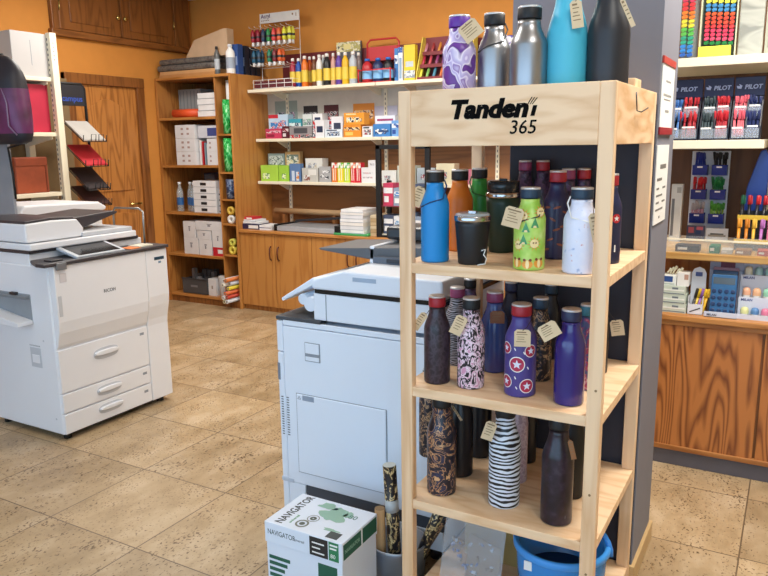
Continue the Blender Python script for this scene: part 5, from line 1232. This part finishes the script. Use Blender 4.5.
MB().box(0, -.012, -.01, (b2-a)*.9, .012, .012, 0, Matrix.Translation((a+.02, CY+.30, z0+.07)) @ Matrix.Rotation(R(-5), 4, 'Y')).build('blade_arm', DARK, pt_, .003)
a, b2 = sx(272, 208, 5.66), sx(341, 208, 5.66)
br_ = tag(MB().cyl((a, 5.715, z0+.145), (b2, 5.715, z0+.145), .028, n=20).build('cardboard_tube', mat('#a5825c', .7), None, loc=((a+b2)/2, 5.715, z0+.117)), 'long brown cardboard tube lying over the guillotine against the wall', 'tube')
bx('rest', (a+.1, 5.69, z0), (a+.13, 5.74, z0+.118), mat('#8a5a30', .6), br_, local=False, loc=None) if False else None
for k_, q in enumerate((a+.1, b2-.12)): solid('tube_rest', ['wooden rest under the left end of the brown tube', 'wooden rest under the other end of the brown tube'][k_], 'rest', (q, 5.69, z0), (q+.03, 5.74, z0+.118), mat('#8a5a30', .6), .001)
a, b2 = sx(341.5, 228, CY+.05), sx(365, 228, CY+.05)
gt = solid('paper_tray', 'flat green tray under the stack of white paper packs', 'tray', (a-.06, CY+.01, z0), (b2+.05, CY+.32, z0+.018), mat('#3f9a5a', .5), .003)
zz = z0+.0185; random.seed(9)
for k in range(7):
    hh = .022+.012*random.random()
    card('paper_ream', ['lowest', 'second', 'third', 'middle', 'fifth', 'sixth', 'topmost'][k]+' white paper pack stacked on the green tray', 'paper pack', (a+.012*random.random(), CY+.03, zz), (b2-.012*random.random(), CY+.30, zz+hh), [['#e8e8ea', '#dcdde2', '#e4e0dc'][k % 3], '#a9b0bc', '#c8a8a8'], [(0, .05, 1, .2, 1)], .002, 'white packs on the green tray'); zz += hh+.0005
a2, b3 = b2+.012, sx(378, 226, CY+.06)
zz = z0
for k in range(6):
    ww = .03
    card('envelope_pack', ['lowest', 'second', 'third', 'fourth', 'fifth', 'topmost'][k]+' brown envelope pack stacked beside the white paper', 'envelopes', (b2+.055, CY+.05, zz), (max(b3, b2+.15)-.006*(k % 2), CY+.30, zz+ww), [['#c9b08a', '#b89c74', '#d2c0a0'][k % 3], '#9a8058'], [(0, .05, 1, .18, 1)], .002, 'envelope packs on the worktop'); zz += ww+.0005
# black wire display rack on the worktop
a, b2 = sx(379, 180, CY+.05), sx(428, 180, CY+.05); zr = P(380, 145, 'y', CY+.05).z
rk = thing('display_rack', 'tall black framed display rack on the worktop behind the stand', 'rack', ((a+b2)/2, CY+.1, z0))
m = MB()
for x in (a, b2):
    m.box(x-.022, CY+.03, z0, x+.022, CY+.06, zr); m.box(x-.018, CY+.21, z0, x+.018, CY+.24, zr-.3)
m.box(a-.022, CY+.03, zr-.035, b2+.022, CY+.06, zr); m.box(a, CY+.034, z0, b2, CY+.056, z0+.02)
m.build('frame', BLACK, rk, .003)
random.seed(33)
for zz in (z0+.02, z0+.26):
    sf = bx('tier', (a+.022, CY+.05, zz), (b2-.022, CY+.23, zz+.008), mat('#8a3a4a', .5) if zz > .9 else CREAM, rk)
    n_ = 4; wd = (b2-a-.06)/n_
    for k in range(n_):
        card('product_box', '%s boxed article on the %s tier of the black rack' % (['first', 'second', 'third', 'last'][k], 'upper' if zz > .9 else 'lower'), 'box', (a+.03+wd*k, CY+.065, zz+.0085), (a+.03+wd*(k+1)-.004, CY+.2, zz+.008+.12+.07*random.random()), [random.choice(pal+['#b04a6a', '#8a9ab0']), random.choice(pal), '#e4e4e4'], band, .001, 'boxes on the black rack')

# ------------------------------------------------------------------ right-hand counter
RY = 3.53
t = thing('shop_counter', 'honey oak panelled shop counter at the right beyond the pillar', 'counter', (.1, 3.85, 0))
QX0, QX1 = -.84, 1.2
LZ = .748
bx('carcass', (QX0, RY+.03, .085), (QX1, 4.30, LZ-.035), OAK_D, t)
bx('kick', (QX0, RY+.015, 0), (QX1, RY+.035, .075), mat('#57535a', .5), t, .002)
for (a, b2) in ((QX0, -.075), (-.068, .55), (.557, QX1)):
    bx('front_panel', (a+.002, RY+.012, .10), (b2-.002, RY+.03, LZ-.05), CTR, t, .002)
bx('bottom_rail', (QX0, RY+.004, .078), (QX1, RY+.03, .102), CTR_H, t, .003)
bx('top_rail', (QX0, RY+.004, LZ-.05), (QX1, RY+.03, LZ-.027), CTR_H, t, .003)
bx('low_ledge', (QX0, RY-.008, LZ-.026), (QX1, 3.93, LZ), OAK_H, t, .004)
bx('riser', (QX0, 3.93, LZ-.03), (QX1, 3.95, .985), OAK, t)
UZ = P(668, 252, 'y', 3.60).z
bx('counter_top', (QX0, 3.60, UZ-.032), (QX1, 4.30, UZ), wood('counter_edge', '#c9a05f', '#a8793c', (.9, 9, 9), 6, .4, .4), t, .004)
# back shelving over the counter
BYk = 4.28
u = thing('wall_shelving', 'cream shelving with brown back panel over the right counter', 'shelving', (.1, 4.25, UZ))
bx('back_panel', (QX0, BYk, UZ), (QX1, BYk+.02, 2.7), wood('dark_back', '#6a4526', '#54341a', (8, 8, .8), 4, .6, .4), u)
RSY = 3.72
R1 = P(720, 140, 'y', RSY).z; R2 = P(720, 56, 'y', RSY).z
xe = P(764.5, 143, 'y', RSY).x
for zz in (R1, R2): bx('shelf', (QX0, RSY, zz-.04), (xe if zz == R1 else QX1, BYk-.001, zz), CREAM, u, .003)
up_ = bx('upright', (xe+.006, BYk-.06, UZ), (xe+.04, BYk-.001, 2.6), CREAM, u)
m = MB()
for k in range(30): m.box(xe+.018, BYk-.061, UZ+.05+.045*k, xe+.028, BYk-.0595, UZ+.05+.045*k+.022)
m.build('slot_marking', GREYD, up_)
bx('shelf', (xe+.045, RSY+.1, R1-.04), (QX1, BYk-.001, R1), CREAM, u, .003)

# pens -----------------------------------------------------------------
_pens = {}
def pen(label, group, base, tip, col, cap=None, r=.0042, name='pen', cat='pen'):
    base = Vector(base); tip = Vector(tip); L_ = (tip-base).length
    key = (col, cap, round(r, 4), round(L_, 2), name)
    if key not in _pens:
        m = MB().lathe([(r*.5, 0), (r, .012), (r, L_*.62)], 8, 0, cap1=True).lathe([(r*1.18, L_*.62), (r*1.18, L_*.97), (r*.9, L_)], 8, 1)
        m.box(r*.9, -r*.3, L_*.66, r*1.75, r*.3, L_*.97, 1)
        o = m.build(name, [mat(col, .35), mat(cap or col, .35)], None, local=True); _pens[key] = o
    else:
        o = _pens[key].copy(); COL.objects.link(o)
    o.location = base; o.rotation_mode = 'QUATERNION'; o.rotation_quaternion = Vector((0, 0, 1)).rotation_difference(tip-base)
    return tag(o, label, cat, group)
random.seed(44)
ACRF = clear('acrylic_front', '#cfd8e6', .25, .08)
# three pen displays with blue headers on the middle shelf
def pX(px, y, py=110): return P(px, py, 'y', y).x
DY = RSY+.03
DB = mat('#1a2148', .45)
xs_ = [pX(663.5, DY), pX(700, DY), pX(731, DY), pX(763, DY)]
hz0, hz1 = P(720, 97, 'y', DY+.09).z, P(720, 78, 'y', DY+.09).z
palP = [[('#c58ab0', '#d77aa8'), ('#4aa6b8', '#3f9fb8'), ('#5a86c4', '#3f6fb0'), ('#b04048', '#c02a34')], [('#3a4a46', '#22302c'), ('#2a3168', '#1f2660'), ('#4c5a5e', '#39464a'), ('#b03a44', '#c01f2c')], [('#c9888e', '#d87a88'), ('#4a9ac0', '#38a0b8'), ('#e0707a', '#d85a6a'), ('#26305a', '#1f2a5c')]]
cn_ = [['pink', 'turquoise', 'light blue', 'red'], ['dark green', 'indigo', 'grey green', 'crimson'], ['rose', 'aqua', 'coral pink', 'midnight blue']]
for k in range(3):
    a, b2 = xs_[k]+.003, xs_[k+1]-.003
    pd = thing('pen_display', ['dark blue pen display nearest the pillar on the middle shelf', 'dark blue pen display in the middle of the shelf row', 'dark blue pen display next to the shelf end'][k], 'pen display', ((a+b2)/2, DY+.08, R1), 'pen displays on the middle shelf')
    bx('header', (a, DY+.09, hz0), (b2, DY+.1, hz1), DB, pd, .002)
    text('header_lettering', 'PILOT', ((a+b2)/2-.022, DY+.0898, (hz0+hz1)/2-.011), FRONT, .027, mat('#aeb8d8', .5), pd, .0004, .15, .0009)
    MB().prism([((a+b2)/2-.052, (hz0+hz1)/2-.008), ((a+b2)/2-.036, (hz0+hz1)/2-.01), ((a+b2)/2-.032, (hz0+hz1)/2+.004), ((a+b2)/2-.046, (hz0+hz1)/2+.012), ((a+b2)/2-.042, (hz0+hz1)/2+.002), ((a+b2)/2-.056, (hz0+hz1)/2+.004)], 'y', DY+.0892, DY+.0905).build('header_emblem', mat('#aeb8d8', .5), pd)
    m = MB().box(a, DY+.1, R1+.002, b2, DY+.108, hz1)
    for x in (a, (a+b2)/2-.003, b2-.006): m.prism([(DY-.005, R1+.002), (DY+.1, R1+.002), (DY+.1, hz0), (DY+.06, hz0-.02), (DY-.005, R1+.06)], 'x', x, x+.006)
    zr2 = R1+.105
    m.box(a, DY-.006, R1+.002, b2, DY+.1, R1+.008).box(a, DY+.045, zr2-.006, b2, DY+.1, zr2)
    m.build('bin', mat('#16182a', .4), pd)
    for (q0, q1, q2) in ((DY-.008, R1+.008, .044), (DY+.043, zr2, .045)): bx('clear_front', (a+.006, q0, q1), (b2-.006, q0+.003, q1+q2), ACRF, pd)
    for q, zz, yy in ((.05, R1+.05, DY-.010), (.55, R1+.056, DY-.010), (.08, zr2+.04, DY+.041), (.55, zr2+.044, DY+.041)): bx('price_strip', (a+(b2-a)*q, yy, zz), (a+(b2-a)*(q+.36), yy+.002, zz+.008), PAPER, pd)
    for row in range(2):
        for col in range(2):
            cA, cB = palP[k][(row*2+col+ (2 if row == 0 else 0)) % 4] ; nmx = cn_[k][(row*2+col+(2 if row == 0 else 0)) % 4]
            for j in range(8):
                x = a+.012+(b2-a-.024)*(col*.51+j*.068); yy = (DY+.006 if row == 0 else DY+.056)+.006*(j % 2)
                zb = R1+.012 if row == 0 else zr2+.004
                pen('%s pen standing in the %s row of the pen display %s' % (nmx, ['lower', 'upper'][row], ['by the pillar', 'in the middle', 'by the shelf end'][k]), '%s pens in display' % nmx, (x, yy, zb), (x+.016*(random.random()-.5), yy+.02, zb+(.112 if row == 0 else .082)+.014*random.random()), cA, cB, .0036)
# white pen board with eight blue cups
ybd = BYk-.05
a, b2 = pX(690, ybd, 190), pX(728, ybd, 190); zt_ = P(710, 151, 'y', ybd).z
pb_ = thing('pen_board', 'white upright pen board with blue cups above the right counter', 'pen board', ((a+b2)/2, ybd, UZ))
bx('board', (a, ybd, UZ), (b2, ybd+.012, zt_), mat('#d6dae2', .5), pb_, .002)
CUPS = [(166, 0), (190.5, 1), (214.5, 2)]
cupc = [[('#1c2f86', '#1a2a80', 'blue'), ('#1a1a22', '#15151c', 'black')], [('#b9222c', '#c41f28', 'red'), ('#1f6a3c', '#1c7a3c', 'green')], [('#c08a9a', '#b9b0b4', 'pale pink'), ('#8ab04a', '#4f9a3a', 'lime')]]
for py, rI in CUPS:
    zc0 = P(710, py+9, 'y', ybd-.05).z; zc1 = P(710, py-1, 'y', ybd-.05).z
    for cI in range(2):
        x0 = a+.012+(b2-a)*.5*cI; x1_ = a+(b2-a)*.5*(cI+1)-.008
        m = MB().prism([(ybd-.055, zc0), (ybd-.001, zc0-.004), (ybd-.001, zc1), (ybd-.007, zc1), (ybd-.007, zc0+.004), (ybd-.050, zc0+.006), (ybd-.063, zc1), (ybd-.069, zc1)], 'x', x0, x1_)
        m.box(x0, ybd-.062, zc0, x0+.003, ybd-.001, zc1-.01).box(x1_-.003, ybd-.062, zc0, x1_, ybd-.001, zc1-.01)
        cu = m.build('cup', mat('#1b2f86', .4), pb_)
        bx('price_label', ((x0+x1_)/2-.013, ybd-.070, zc1-.014), ((x0+x1_)/2+.013, ybd-.0685, zc1-.006), PAPER, cu)
        cA, cB, nmx = cupc[rI][cI]
        for j in range(8):
            x = x0+.011+(x1_-x0-.022)*(j/7); yy = ybd-.040+.014*(j % 2)
            pen('%s pen standing in the %s cup of the white pen board' % (nmx, nmx), '%s pens in a blue cup' % nmx, (x, yy, zc0+.014), (x+.03*(random.random()-.5), yy-.026+.02*(j % 2), zc0+.105+.018*random.random()), cA, cB, .005)
# pair of scissors blisters at the foot of the board
card('blister_pack', 'white blister pack with grey clasp at the foot of the pen board', 'pack', (pX(706, ybd-.12, 235), ybd-.13, UZ), (pX(728, ybd-.12, 235), ybd-.11, UZ+.065), ['#d9d9dc', '#9a948a', '#6a6862'], [(.1, .35, .9, .5, 1), (.2, .5, .8, .62, 2)])
card('blister_pack', 'red and blue pack at the left foot of the pen board', 'pack', (pX(686.5, ybd-.12, 235), ybd-.13, UZ), (pX(704.5, ybd-.12, 235), ybd-.11, UZ+.075), ['#4a4a66', '#c05a66', '#2a3a66'], [(.1, .5, .4, .9, 1), (.5, .4, .8, .7, 2), (.55, .72, .9, .95, 1)])
# small clear trough along the upper counter
tr_ = thing('display_trough', 'low clear acrylic trough along the upper counter edge', 'trough', (.1, 3.66, UZ))
ACR = clear('acrylic', '#dfe6ea', .09, .05)
m = MB().box(QX0+.02, 3.615, UZ+.001, QX1-.05, 3.619, UZ+.062).box(QX0+.02, 3.76, UZ+.001, QX1-.05, 3.764, UZ+.062)
for k in range(8): m.box(QX0+.3+.2*k, 3.619, UZ+.001, QX0+.304+.2*k, 3.76, UZ+.060)
m.build('wall', ACR, tr_)
bx('edge_strip', (QX0+.02, 3.6135, UZ+.058), (QX1-.05, 3.6205, UZ+.066), CREAM, tr_)
pxs = [(676, 700, .03, '#2a2226', 'dark glue stick pack lying in the acrylic trough'), (705, 720, .035, '#1f6a4a', 'green bottle lying in the acrylic trough'), (722, 733, .02, '#b7b3ac', 'grey eraser pack lying in the acrylic trough'), (736, 752, .022, '#8a6a52', 'brown pencil lead box lying in the acrylic trough'), (754, 772, .024, '#a8493f', 'brick red lead box lying in the acrylic trough')]
gaps = [QX0+.3+.2*k for k in range(8)]
for p0, p1, hh, cc, lb in pxs:
    a, b2 = pX(p0, 3.66, 245), pX(p1, 3.66, 245)
    for g_ in gaps:
        if a-.004 < g_ < b2: (a, b2) = (a, g_-.003) if g_-a > b2-g_ else (g_+.008, b2)
    card('small_pack', lb, 'pack', (a, 3.64, UZ+.001), (b2, 3.72, UZ+hh), [cc, '#d8d2c8', '#d8c23a'], [(.1, .3, .5, .7, 1)], .001, 'small packs in the trough')
yg = pX(680, 3.66, 245)
# tiered pen tray at the right edge of the counter
py0 = 3.80
for k, (zz, yy, lb) in enumerate(((UZ+.02, py0, 'lower'), (UZ+.125, py0+.10, 'upper'))):
    a = pX([735, 739][k], yy, 235 if k == 0 else 205); b2 = a+.40
    tt = thing('pen_tray', '%s black pen tray with yellow edge on the right counter' % lb, 'pen tray', ((a+b2)/2, yy, UZ), 'black pen trays on the counter')
    m = MB().box(a, yy, UZ+.0, b2, yy+.07, zz+.006).box(a, yy+.064, zz, b2, yy+.07, zz+.05).box(a, yy, zz, b2, yy+.004, zz+.03).box(a, yy, zz, a+.005, yy+.07, zz+.04).box(b2-.005, yy, zz, b2, yy+.07, zz+.04)
    m.build('tray', BLACK, tt, .001)
    bx('edge_strip', (a-.002, yy-.006, zz+.012), (b2, yy-.0005, zz+.034), mat('#d8b23a', .45), tt)
    pr_ = [['#d8902a', '#c87a24', '#e0b040', '#b06ab0', '#c86a8a', '#8a8a9a', '#d8902a', '#a05a9a', '#6a3a6a', '#b8b0a8', '#4a4a5a', '#c03a3a'], ['#1f6a4a', '#b9222c', '#c41f28', '#b9222c', '#c41f28', '#a81c26', '#c41f28', '#b9222c', '#c41f28', '#a81c26', '#b9222c', '#c41f28']][k]
    nms = {'#1f6a4a': 'green'}
    for j, cc in enumerate(pr_):
        x = a+.014+.031*j
        lbp = 'red pen standing in the upper black tray on the counter' if k == 1 else 'colourful pen standing in the lower black tray on the counter'
        if cc == '#1f6a4a': lbp = 'single green pen at the end of the upper black tray'
        pen(lbp, 'pens in the %s black tray' % lb, (x, yy+.02, zz+.007), (x+.01*(random.random()-.3), yy+.05, zz+.125), '#26242a' if k == 1 else cc, cc, .0075)
# blue rulers set / set square
a = pX(744, 4.13, 190); zk = P(757, 149, 'y', 4.13).z
bq = tag(MB().prism([(a, UZ), (a+.105, UZ), (a+.105, zk-.05), (a+.085, zk), (a+.062, zk-.01), (a+.012, zk-.19)], 'y', 4.12, 4.15).build('binder', mat('#1f3f9a', .3), None, .004, loc=(a+.07, 4.135, UZ)), 'tall bright blue pointed folder standing behind the pen trays', 'folder')
# grey tester on the pillar side
card('price_scanner', 'small pale grey device standing between the pillar and the pen board', 'device', (pX(672, 4.0, 185), 4.0, UZ), (pX(683, 4.0, 185), 4.05, UZ+.295), ['#c9c8c4', '#9a9994', '#6a6a6c'], [(.1, .1, .35, .75, 2), (.5, .85, .9, .95, 1)])

# items on the low ledge
ly = RY+.05; lx = lambda px, py=280: P(px, py, 'y', ly).x; lz = lambda py, px=700: P(px, py, 'y', ly).z
zL = LZ
cz_ = [zL, zL+.043, zL+.086]
for k in range(3):
    a, b2 = lx(662), lx(688)
    card('eraser_box', ['lowest', 'middle', 'topmost'][k]+' pale green eraser carton stacked on the counter ledge', 'box', (a, ly, cz_[k]), (b2-.004*k, ly+.12, cz_[k]+.042), ['#c3cbbd', '#6a7278', '#e2e4dc'], [(.05, .45, .95, .62, 2), (.45, .62, .7, .85, 1), (.05, .1, .95, .2, 1)], .001, 'eraser cartons on the ledge')
zc3 = zL+.129
a, b2 = lx(662), lx(676)
card('pencil_box', 'white and blue pencil carton on the pale green stack', 'box', (a, ly+.01, zc3), (b2, ly+.09, zc3+.045), ['#dfe1dc', '#2b4a86', '#a9b2a8'], [(0, .35, .75, .95, 1), (.1, .1, .9, .2, 2)])
card('pencil_box', 'tilted white carton beside the blue pencil carton', 'box', (b2+.003, ly+.01, zc3), (lx(691.5)-.012, ly+.09, zc3+.062), ['#e0ddd8', '#b08a78', '#a9b2a8'], [(.6, .5, .95, .9, 1)])
for j in range(5):
    x = a+.012+.013*j; pen('cream pencil sticking out of the white and blue carton', 'cream pencils in carton', (x, ly+.05, zc3+.0455), (x+.018, ly+.05, zc3+.0455+.03+.006*(j % 3)), '#d8cfae', '#e6dfc2', .004, 'pencil', 'pencil')
a, b2 = lx(689.5), lx(704.5)
cs = thing('pencil_stand', 'white counter box of yellow and black cutters on the ledge', 'box', ((a+b2)/2, ly+.04, zL))
m = MB().box(a, ly, zL, b2, ly+.003, zL+.05).box(a, ly+.077, zL, b2, ly+.08, zL+.185).box(a, ly+.003, zL, a+.003, ly+.077, zL+.085).box(b2-.003, ly+.003, zL, b2, ly+.077, zL+.085).box(a, ly, zL, b2, ly+.08, zL+.002)
m.prism([(a, zL+.185), (b2, zL+.185), (b2-.01, zL+.205), ((a+b2)/2, zL+.215), (a+.01, zL+.205)], 'y', ly+.077, ly+.08)
m.build('tray', mat('#d9dbe2', .5), cs)
bx('emblem', ((a+b2)/2-.015, ly+.0755, zL+.17), ((a+b2)/2+.015, ly+.0768, zL+.19), mat('#44548a', .5), cs)
MB().box(-.025, 0, -.002, .025, .001, .003, 0, Matrix.Translation(((a+b2)/2, ly-.0012, zL+.022)) @ Matrix.Rotation(R(-25), 4, 'Y')).build('picture', DARK, cs)
for j, cc in enumerate(('#2a2422', '#d8b02a', '#8a5aa0', '#e0b62c', '#d8a828')):
    x = a+.012+.0125*j; pen('%s cutter standing in the white counter box' % ['black', 'golden yellow', 'violet', 'bright yellow', 'amber yellow'][j], 'cutters in the white box', (x, ly+.022, zL+.004), (x+.022, ly+.045, zL+.118), cc, cc, .0055, 'cutter', 'cutter')
# calculators
a, b2 = lx(710.5), lx(737.5)
tr_ = thing('calculator_tray', 'white cardboard counter tray under the blue calculator', 'tray', ((a+b2)/2, ly+.06, zL))
m = MB().box(a-.016, ly-.02, zL, b2+.01, ly-.016, zL+.026).box(a-.016, ly-.02, zL, b2+.01, ly+.12, zL+.003).box(a-.016, ly+.117, zL, b2+.01, ly+.12, zL+.20)
m.build('tray', mat('#c9cfdf', .5), tr_)
bx('header_card', (a-.016, ly+.114, zL+.20), (b2+.016, ly+.12, zL+.275), mat('#9a9db4', .5), tr_)
bx('picture', (a+.03, ly+.1125, zL+.20), (b2-.02, ly+.1142, zL+.26), mat('#6a2a44', .5), tr_)
text('front_lettering', 'MILAN', (a-.004, ly-.0203, zL+.007), FRONT, .014, mat('#2a2f4a', .5), tr_, .0003, 0, .0004)
def calc(label, yb, tilt, cc, hh=.19):
    cl = thing('calculator', label, 'calculator', ((a+b2)/2, yb, zL+.0035), 'calculators on the ledge')
    Mt = Matrix.Rotation(R(tilt), 4, 'X'); w2 = (b2-a)/2-.002
    MB().box(-w2, 0, 0, w2, .012, hh, 0, Mt).build('case', mat(cc, .4), cl, .003, local=True)
    MB().box(-w2+.008, -.0008, hh*.77, w2-.008, .002, hh*.93, 0, Mt).build('display', mat('#4a545c', .2), cl, local=True)
    if yb < ly+.03:
        for r_ in range(4):
            for q in range(4):
                x = -w2+.014+(2*w2-.028)*q/3; z_ = hh*.12+hh*.16*r_
                MB().lathe([(.0095, 0), (.0095, .003), (.006, .004)], 12, 0, Mt @ Vector((x, 0, z_)), (Mt @ Matrix.Rotation(PI/2, 4, 'X')).to_3x3()).build('key', mat('#1d3560', .4), cl, local=True)
calc('blue calculator with round keys on the counter ledge', ly+.012, -8, '#2c5f8f')
calc('navy calculator just behind the blue calculator', ly+.045, -8, '#1d3a60', .205)
calc('pink topped calculator at the back of the white tray', ly+.072, -8, '#b08090', .215)
# pastel highlighter display
a, b2 = lx(738.5)+.004, lx(738.5)+.42
pdp = thing('highlighter_display', 'white stepped counter display of pastel highlighters on the ledge', 'display', ((a+b2)/2, ly+.07, zL))
m = MB(); st_ = [(0, 0, .022), (.045, .075, .095), (.09, .165, .19)]
for (dy, z0_, z1_) in st_: m.box(a, ly+dy, zL, b2, ly+dy+.004, zL+z1_).box(a, ly+dy+.004, zL+max(z0_-.004, 0), b2, ly+.14, zL+z0_+.002)
m.box(a, ly+.136, zL, b2, ly+.14, zL+.255)
m.build('tier', mat('#d3d6e4', .5), pdp)
for (dy, z0_, z1_) in st_[1:]:
    text('front_lettering', 'MILAN', (a+.01, ly+dy-.0003, zL+z1_-.018), FRONT, .016, mat('#3a4a86', .5), pdp, .0003, 0, .0005)
pc = [[('#d8d89a', 'pale yellow'), ('#5a86b8', 'blue'), ('#d87a9a', 'pink'), ('#8ac0a0', 'mint'), ('#d8a078', 'peach')], [('#e0a888', 'apricot'), ('#e2b089', 'peach'), ('#8fc6a8', 'mint'), ('#a0c0dc', 'sky blue'), ('#dca0b0', 'rose')], [('#e6e0c8', 'ivory'), ('#a8d0d0', 'aqua'), ('#a8d8d0', 'pale mint'), ('#e0a0ac', 'rose'), ('#c0b0d8', 'lilac')]]
hl0 = None
for k, (dy, z0_, z1_) in enumerate(st_):
    for j in range(5):
        cc, nm_ = pc[k][j]; x = a+.03+.042*j
        hlt = thing('highlighter', '%s pastel highlighter on the %s step of the white display' % (nm_, ['bottom', 'middle', 'top'][k]), 'highlighter', (x, ly+dy+.024, zL+z0_+.003), 'pastel highlighters on the ledge')
        hh = .058 if k else .05
        MB().lathe([(.016, 0), (.0175, .004), (.0175, hh*.7), (.014, hh*.92), (.006, hh)], 16).build('barrel', mat(cc, .4), hlt, local=True)
        MB().lathe([(.0177, hh*.25), (.0177, hh*.42)], 16, cap0=False, cap1=False).build('label_band', mat('#d8d4d0', .5), hlt, local=True)

# top right shelf: hanging columns of markers
def marker_col(px, ptop, pbot, y, n, cols, labf, group, wpx):
    zt_, zb = P(px, ptop, 'y', y).z, P(px, pbot, 'y', y).z; x = P(px, (ptop+pbot)/2, 'y', y).x; hgt = (zt_-zb)/n
    rr = wpx/2/FPX*((Vector((x, y, zb))-CAM).dot(fw))
    for k in range(n):
        cc, nm_ = cols[min(len(cols)-1, int(k/n*len(cols)))]
        m = MB(); z_ = zt_-hgt*(k+1)
        key = ('mk', cc, round(rr, 4))
        if key not in _pens:
            m.prism([(-rr, -.30*hgt), (-rr*.5, -.46*hgt), (rr*.4, -.40*hgt), (rr, -.16*hgt), (rr, .30*hgt), (rr*.5, .46*hgt), (-rr*.5, .40*hgt), (-rr, .2*hgt)], 'y', -.006, .004, 0).box(-rr*.4, -.0075, -.2*hgt, rr*.5, -.006, .15*hgt, 1)
            _pens[key] = m.build('marker_pen', [mat(cc, .4), mat('#1c1c1e' if False else cc, .4)], None, local=True); o = _pens[key]
        else: o = _pens[key].copy(); COL.objects.link(o)
        o.location = (x, y, z_+hgt*.5)
        tag(o, labf(nm_), 'marker', group)
yM = RSY+.10
wr = thing('marker_rack', 'pale upright marker rack with yellow foot on the top right shelf', 'rack', (P(718, 50, 'y', yM).x, yM+.02, R2))
a, b2 = P(699, 45, 'y', yM).x, P(736, 45, 'y', yM).x
bx('back_card', (a, yM+.022, R2), (b2, yM+.03, R2+.32), mat('#3f4a42', .5), wr)
bx('foot', (a, yM-.02, R2), (b2-.02, yM+.02, P(718, 46, 'y', yM).z), mat('#dfe04a', .5), wr, .003)
for x in (a, b2-.006): bx('side_card', (x, yM-.01, R2), (x+.006, yM+.03, R2+.32), mat('#c9c8a8', .5), wr)
names_m = [('#e2df3a', 'yellow'), ('#e4e04a', 'yellow'), ('#3f86b8', 'blue'), ('#d8582a', 'orange'), ('#d8482f', 'orange'), ('#d83a3a', 'red'), ('#d83a5a', 'pink'), ('#d84a6a', 'pink'), ('#1f7a3a', 'green')]
for j, px in enumerate((708, 714, 720, 726.3, 732.5)):
    marker_col(px, -9, 45, yM, 13, names_m, lambda n_, j=j: '%s marker in the %s column of the upright marker rack' % (n_, ['first', 'second', 'third', 'fourth', 'last'][j]), 'markers in the upright rack', 4.4)
wr2 = thing('marker_rack', 'slim clear marker rack beside the pillar on the top right shelf', 'rack', (P(687, 50, 'y', yM).x, yM+.02, R2))
a, b2 = P(681, 40, 'y', yM).x, P(697, 40, 'y', yM).x
bx('back_card', (a, yM+.022, R2), (b2, yM+.028, R2+.34), mat('#8a8a84', .5), wr2)
bx('foot', (a, yM-.012, R2), (b2, yM+.022, R2+.008), mat('#b9b9b4', .4), wr2)
c2 = [('#c8385a', 'crimson'), ('#d8383a', 'red'), ('#e07a2a', 'orange'), ('#d8c83a', 'yellow'), ('#5ab04a', 'green'), ('#2f9a7a', 'teal'), ('#2f7ac0', 'blue'), ('#2a5aa8', 'blue')]
for j, px in enumerate((684.5, 691.5)):
    marker_col(px, -6, 57, yM, 15, c2, lambda n_, j=j: '%s marker in the %s column of the slim marker rack' % (n_, ['pillar side', 'open side'][j]), 'markers in the slim rack', 5.2)
a = P(739, 30, 'y', yM).x; b2 = P(764, 30, 'y', yM).x
pk = thing('notebook_pack', 'grey cellophane pack standing right of the marker rack', 'pack', ((a+b2)/2, yM, R2))
MB().box(a, yM-.02, R2, b2, yM+.03, R2+.33).build('pack', pattern('cellophane', [(.35, '#8f9088'), (.5, '#b5b5aa'), (.65, '#9d9e97')], (4, 4, 12), rough=.2, dist=1), pk, .006)
a2 = P(766, 30, 'y', yM).x
card('notebook_pack', 'grey green pack beside the cellophane pack on the top right shelf', 'pack', (a2, yM-.02, R2), (a2+.12, yM+.03, R2+.33), ['#a9ab98', '#8a8c80', '#c8c8b8'], [(.1, .1, .2, .9, 1)])

# ------------------------------------------------------------------ light
def area(name, loc, rot, sx_, sy_, power, col, spread=None):
    l = bpy.data.lights.new(name, 'AREA'); l.shape = 'RECTANGLE'; l.size = sx_; l.size_y = sy_; l.energy = power; l.color = col
    o = bpy.data.objects.new(name, l); COL.objects.link(o); o.location = loc; o.rotation_euler = rot
    return o
FIXM = mat('#e8e8e8', .5)
for i, (x, y, pw_) in enumerate(((-4.2, 3.9, 58), (-2.6, 4.3, 52), (-2.2, 1.9, 34), (.3, 1.0, 26), (-1.2, 4.4, 45), (.2, 2.75, 95))):
    f = MB().box(x-.32, y-.32, ZC-.03, x+.32, y+.32, ZC-.001).build('ceiling_lamp', FIXM, None, .005, loc=(x, y, ZC-.03)); f['kind'] = 'structure'
    area('lamp', (x, y, ZC-.035), (0, 0, 0), .56, .56, pw_, (1, .955, .88))
# daylight through the shop front
W = bpy.data.worlds.new('sky'); SC.world = W; W.use_nodes = True
bgn = W.node_tree.nodes['Background']; bgn.inputs['Color'].default_value = (.50, .74, 1, 1); bgn.inputs['Strength'].default_value = 4.3
for xa, xb in ((XL+.35, -1.5), (-1.4, XR-.5)):
    p = area('window_portal', ((xa+xb)/2, YF-.02, 1.55), (PI/2, 0, 0), xb-xa, 2.4, 1, (1, 1, 1))
    p.rotation_euler = (-PI/2, 0, 0)
    p.data.cycles.is_portal = True

vs = SC.view_settings
vs.view_transform = 'Standard'; vs.look = 'None'; vs.gamma = 1; vs.exposure = -0.5
try: vs.use_curve_mapping = False
except Exception: pass
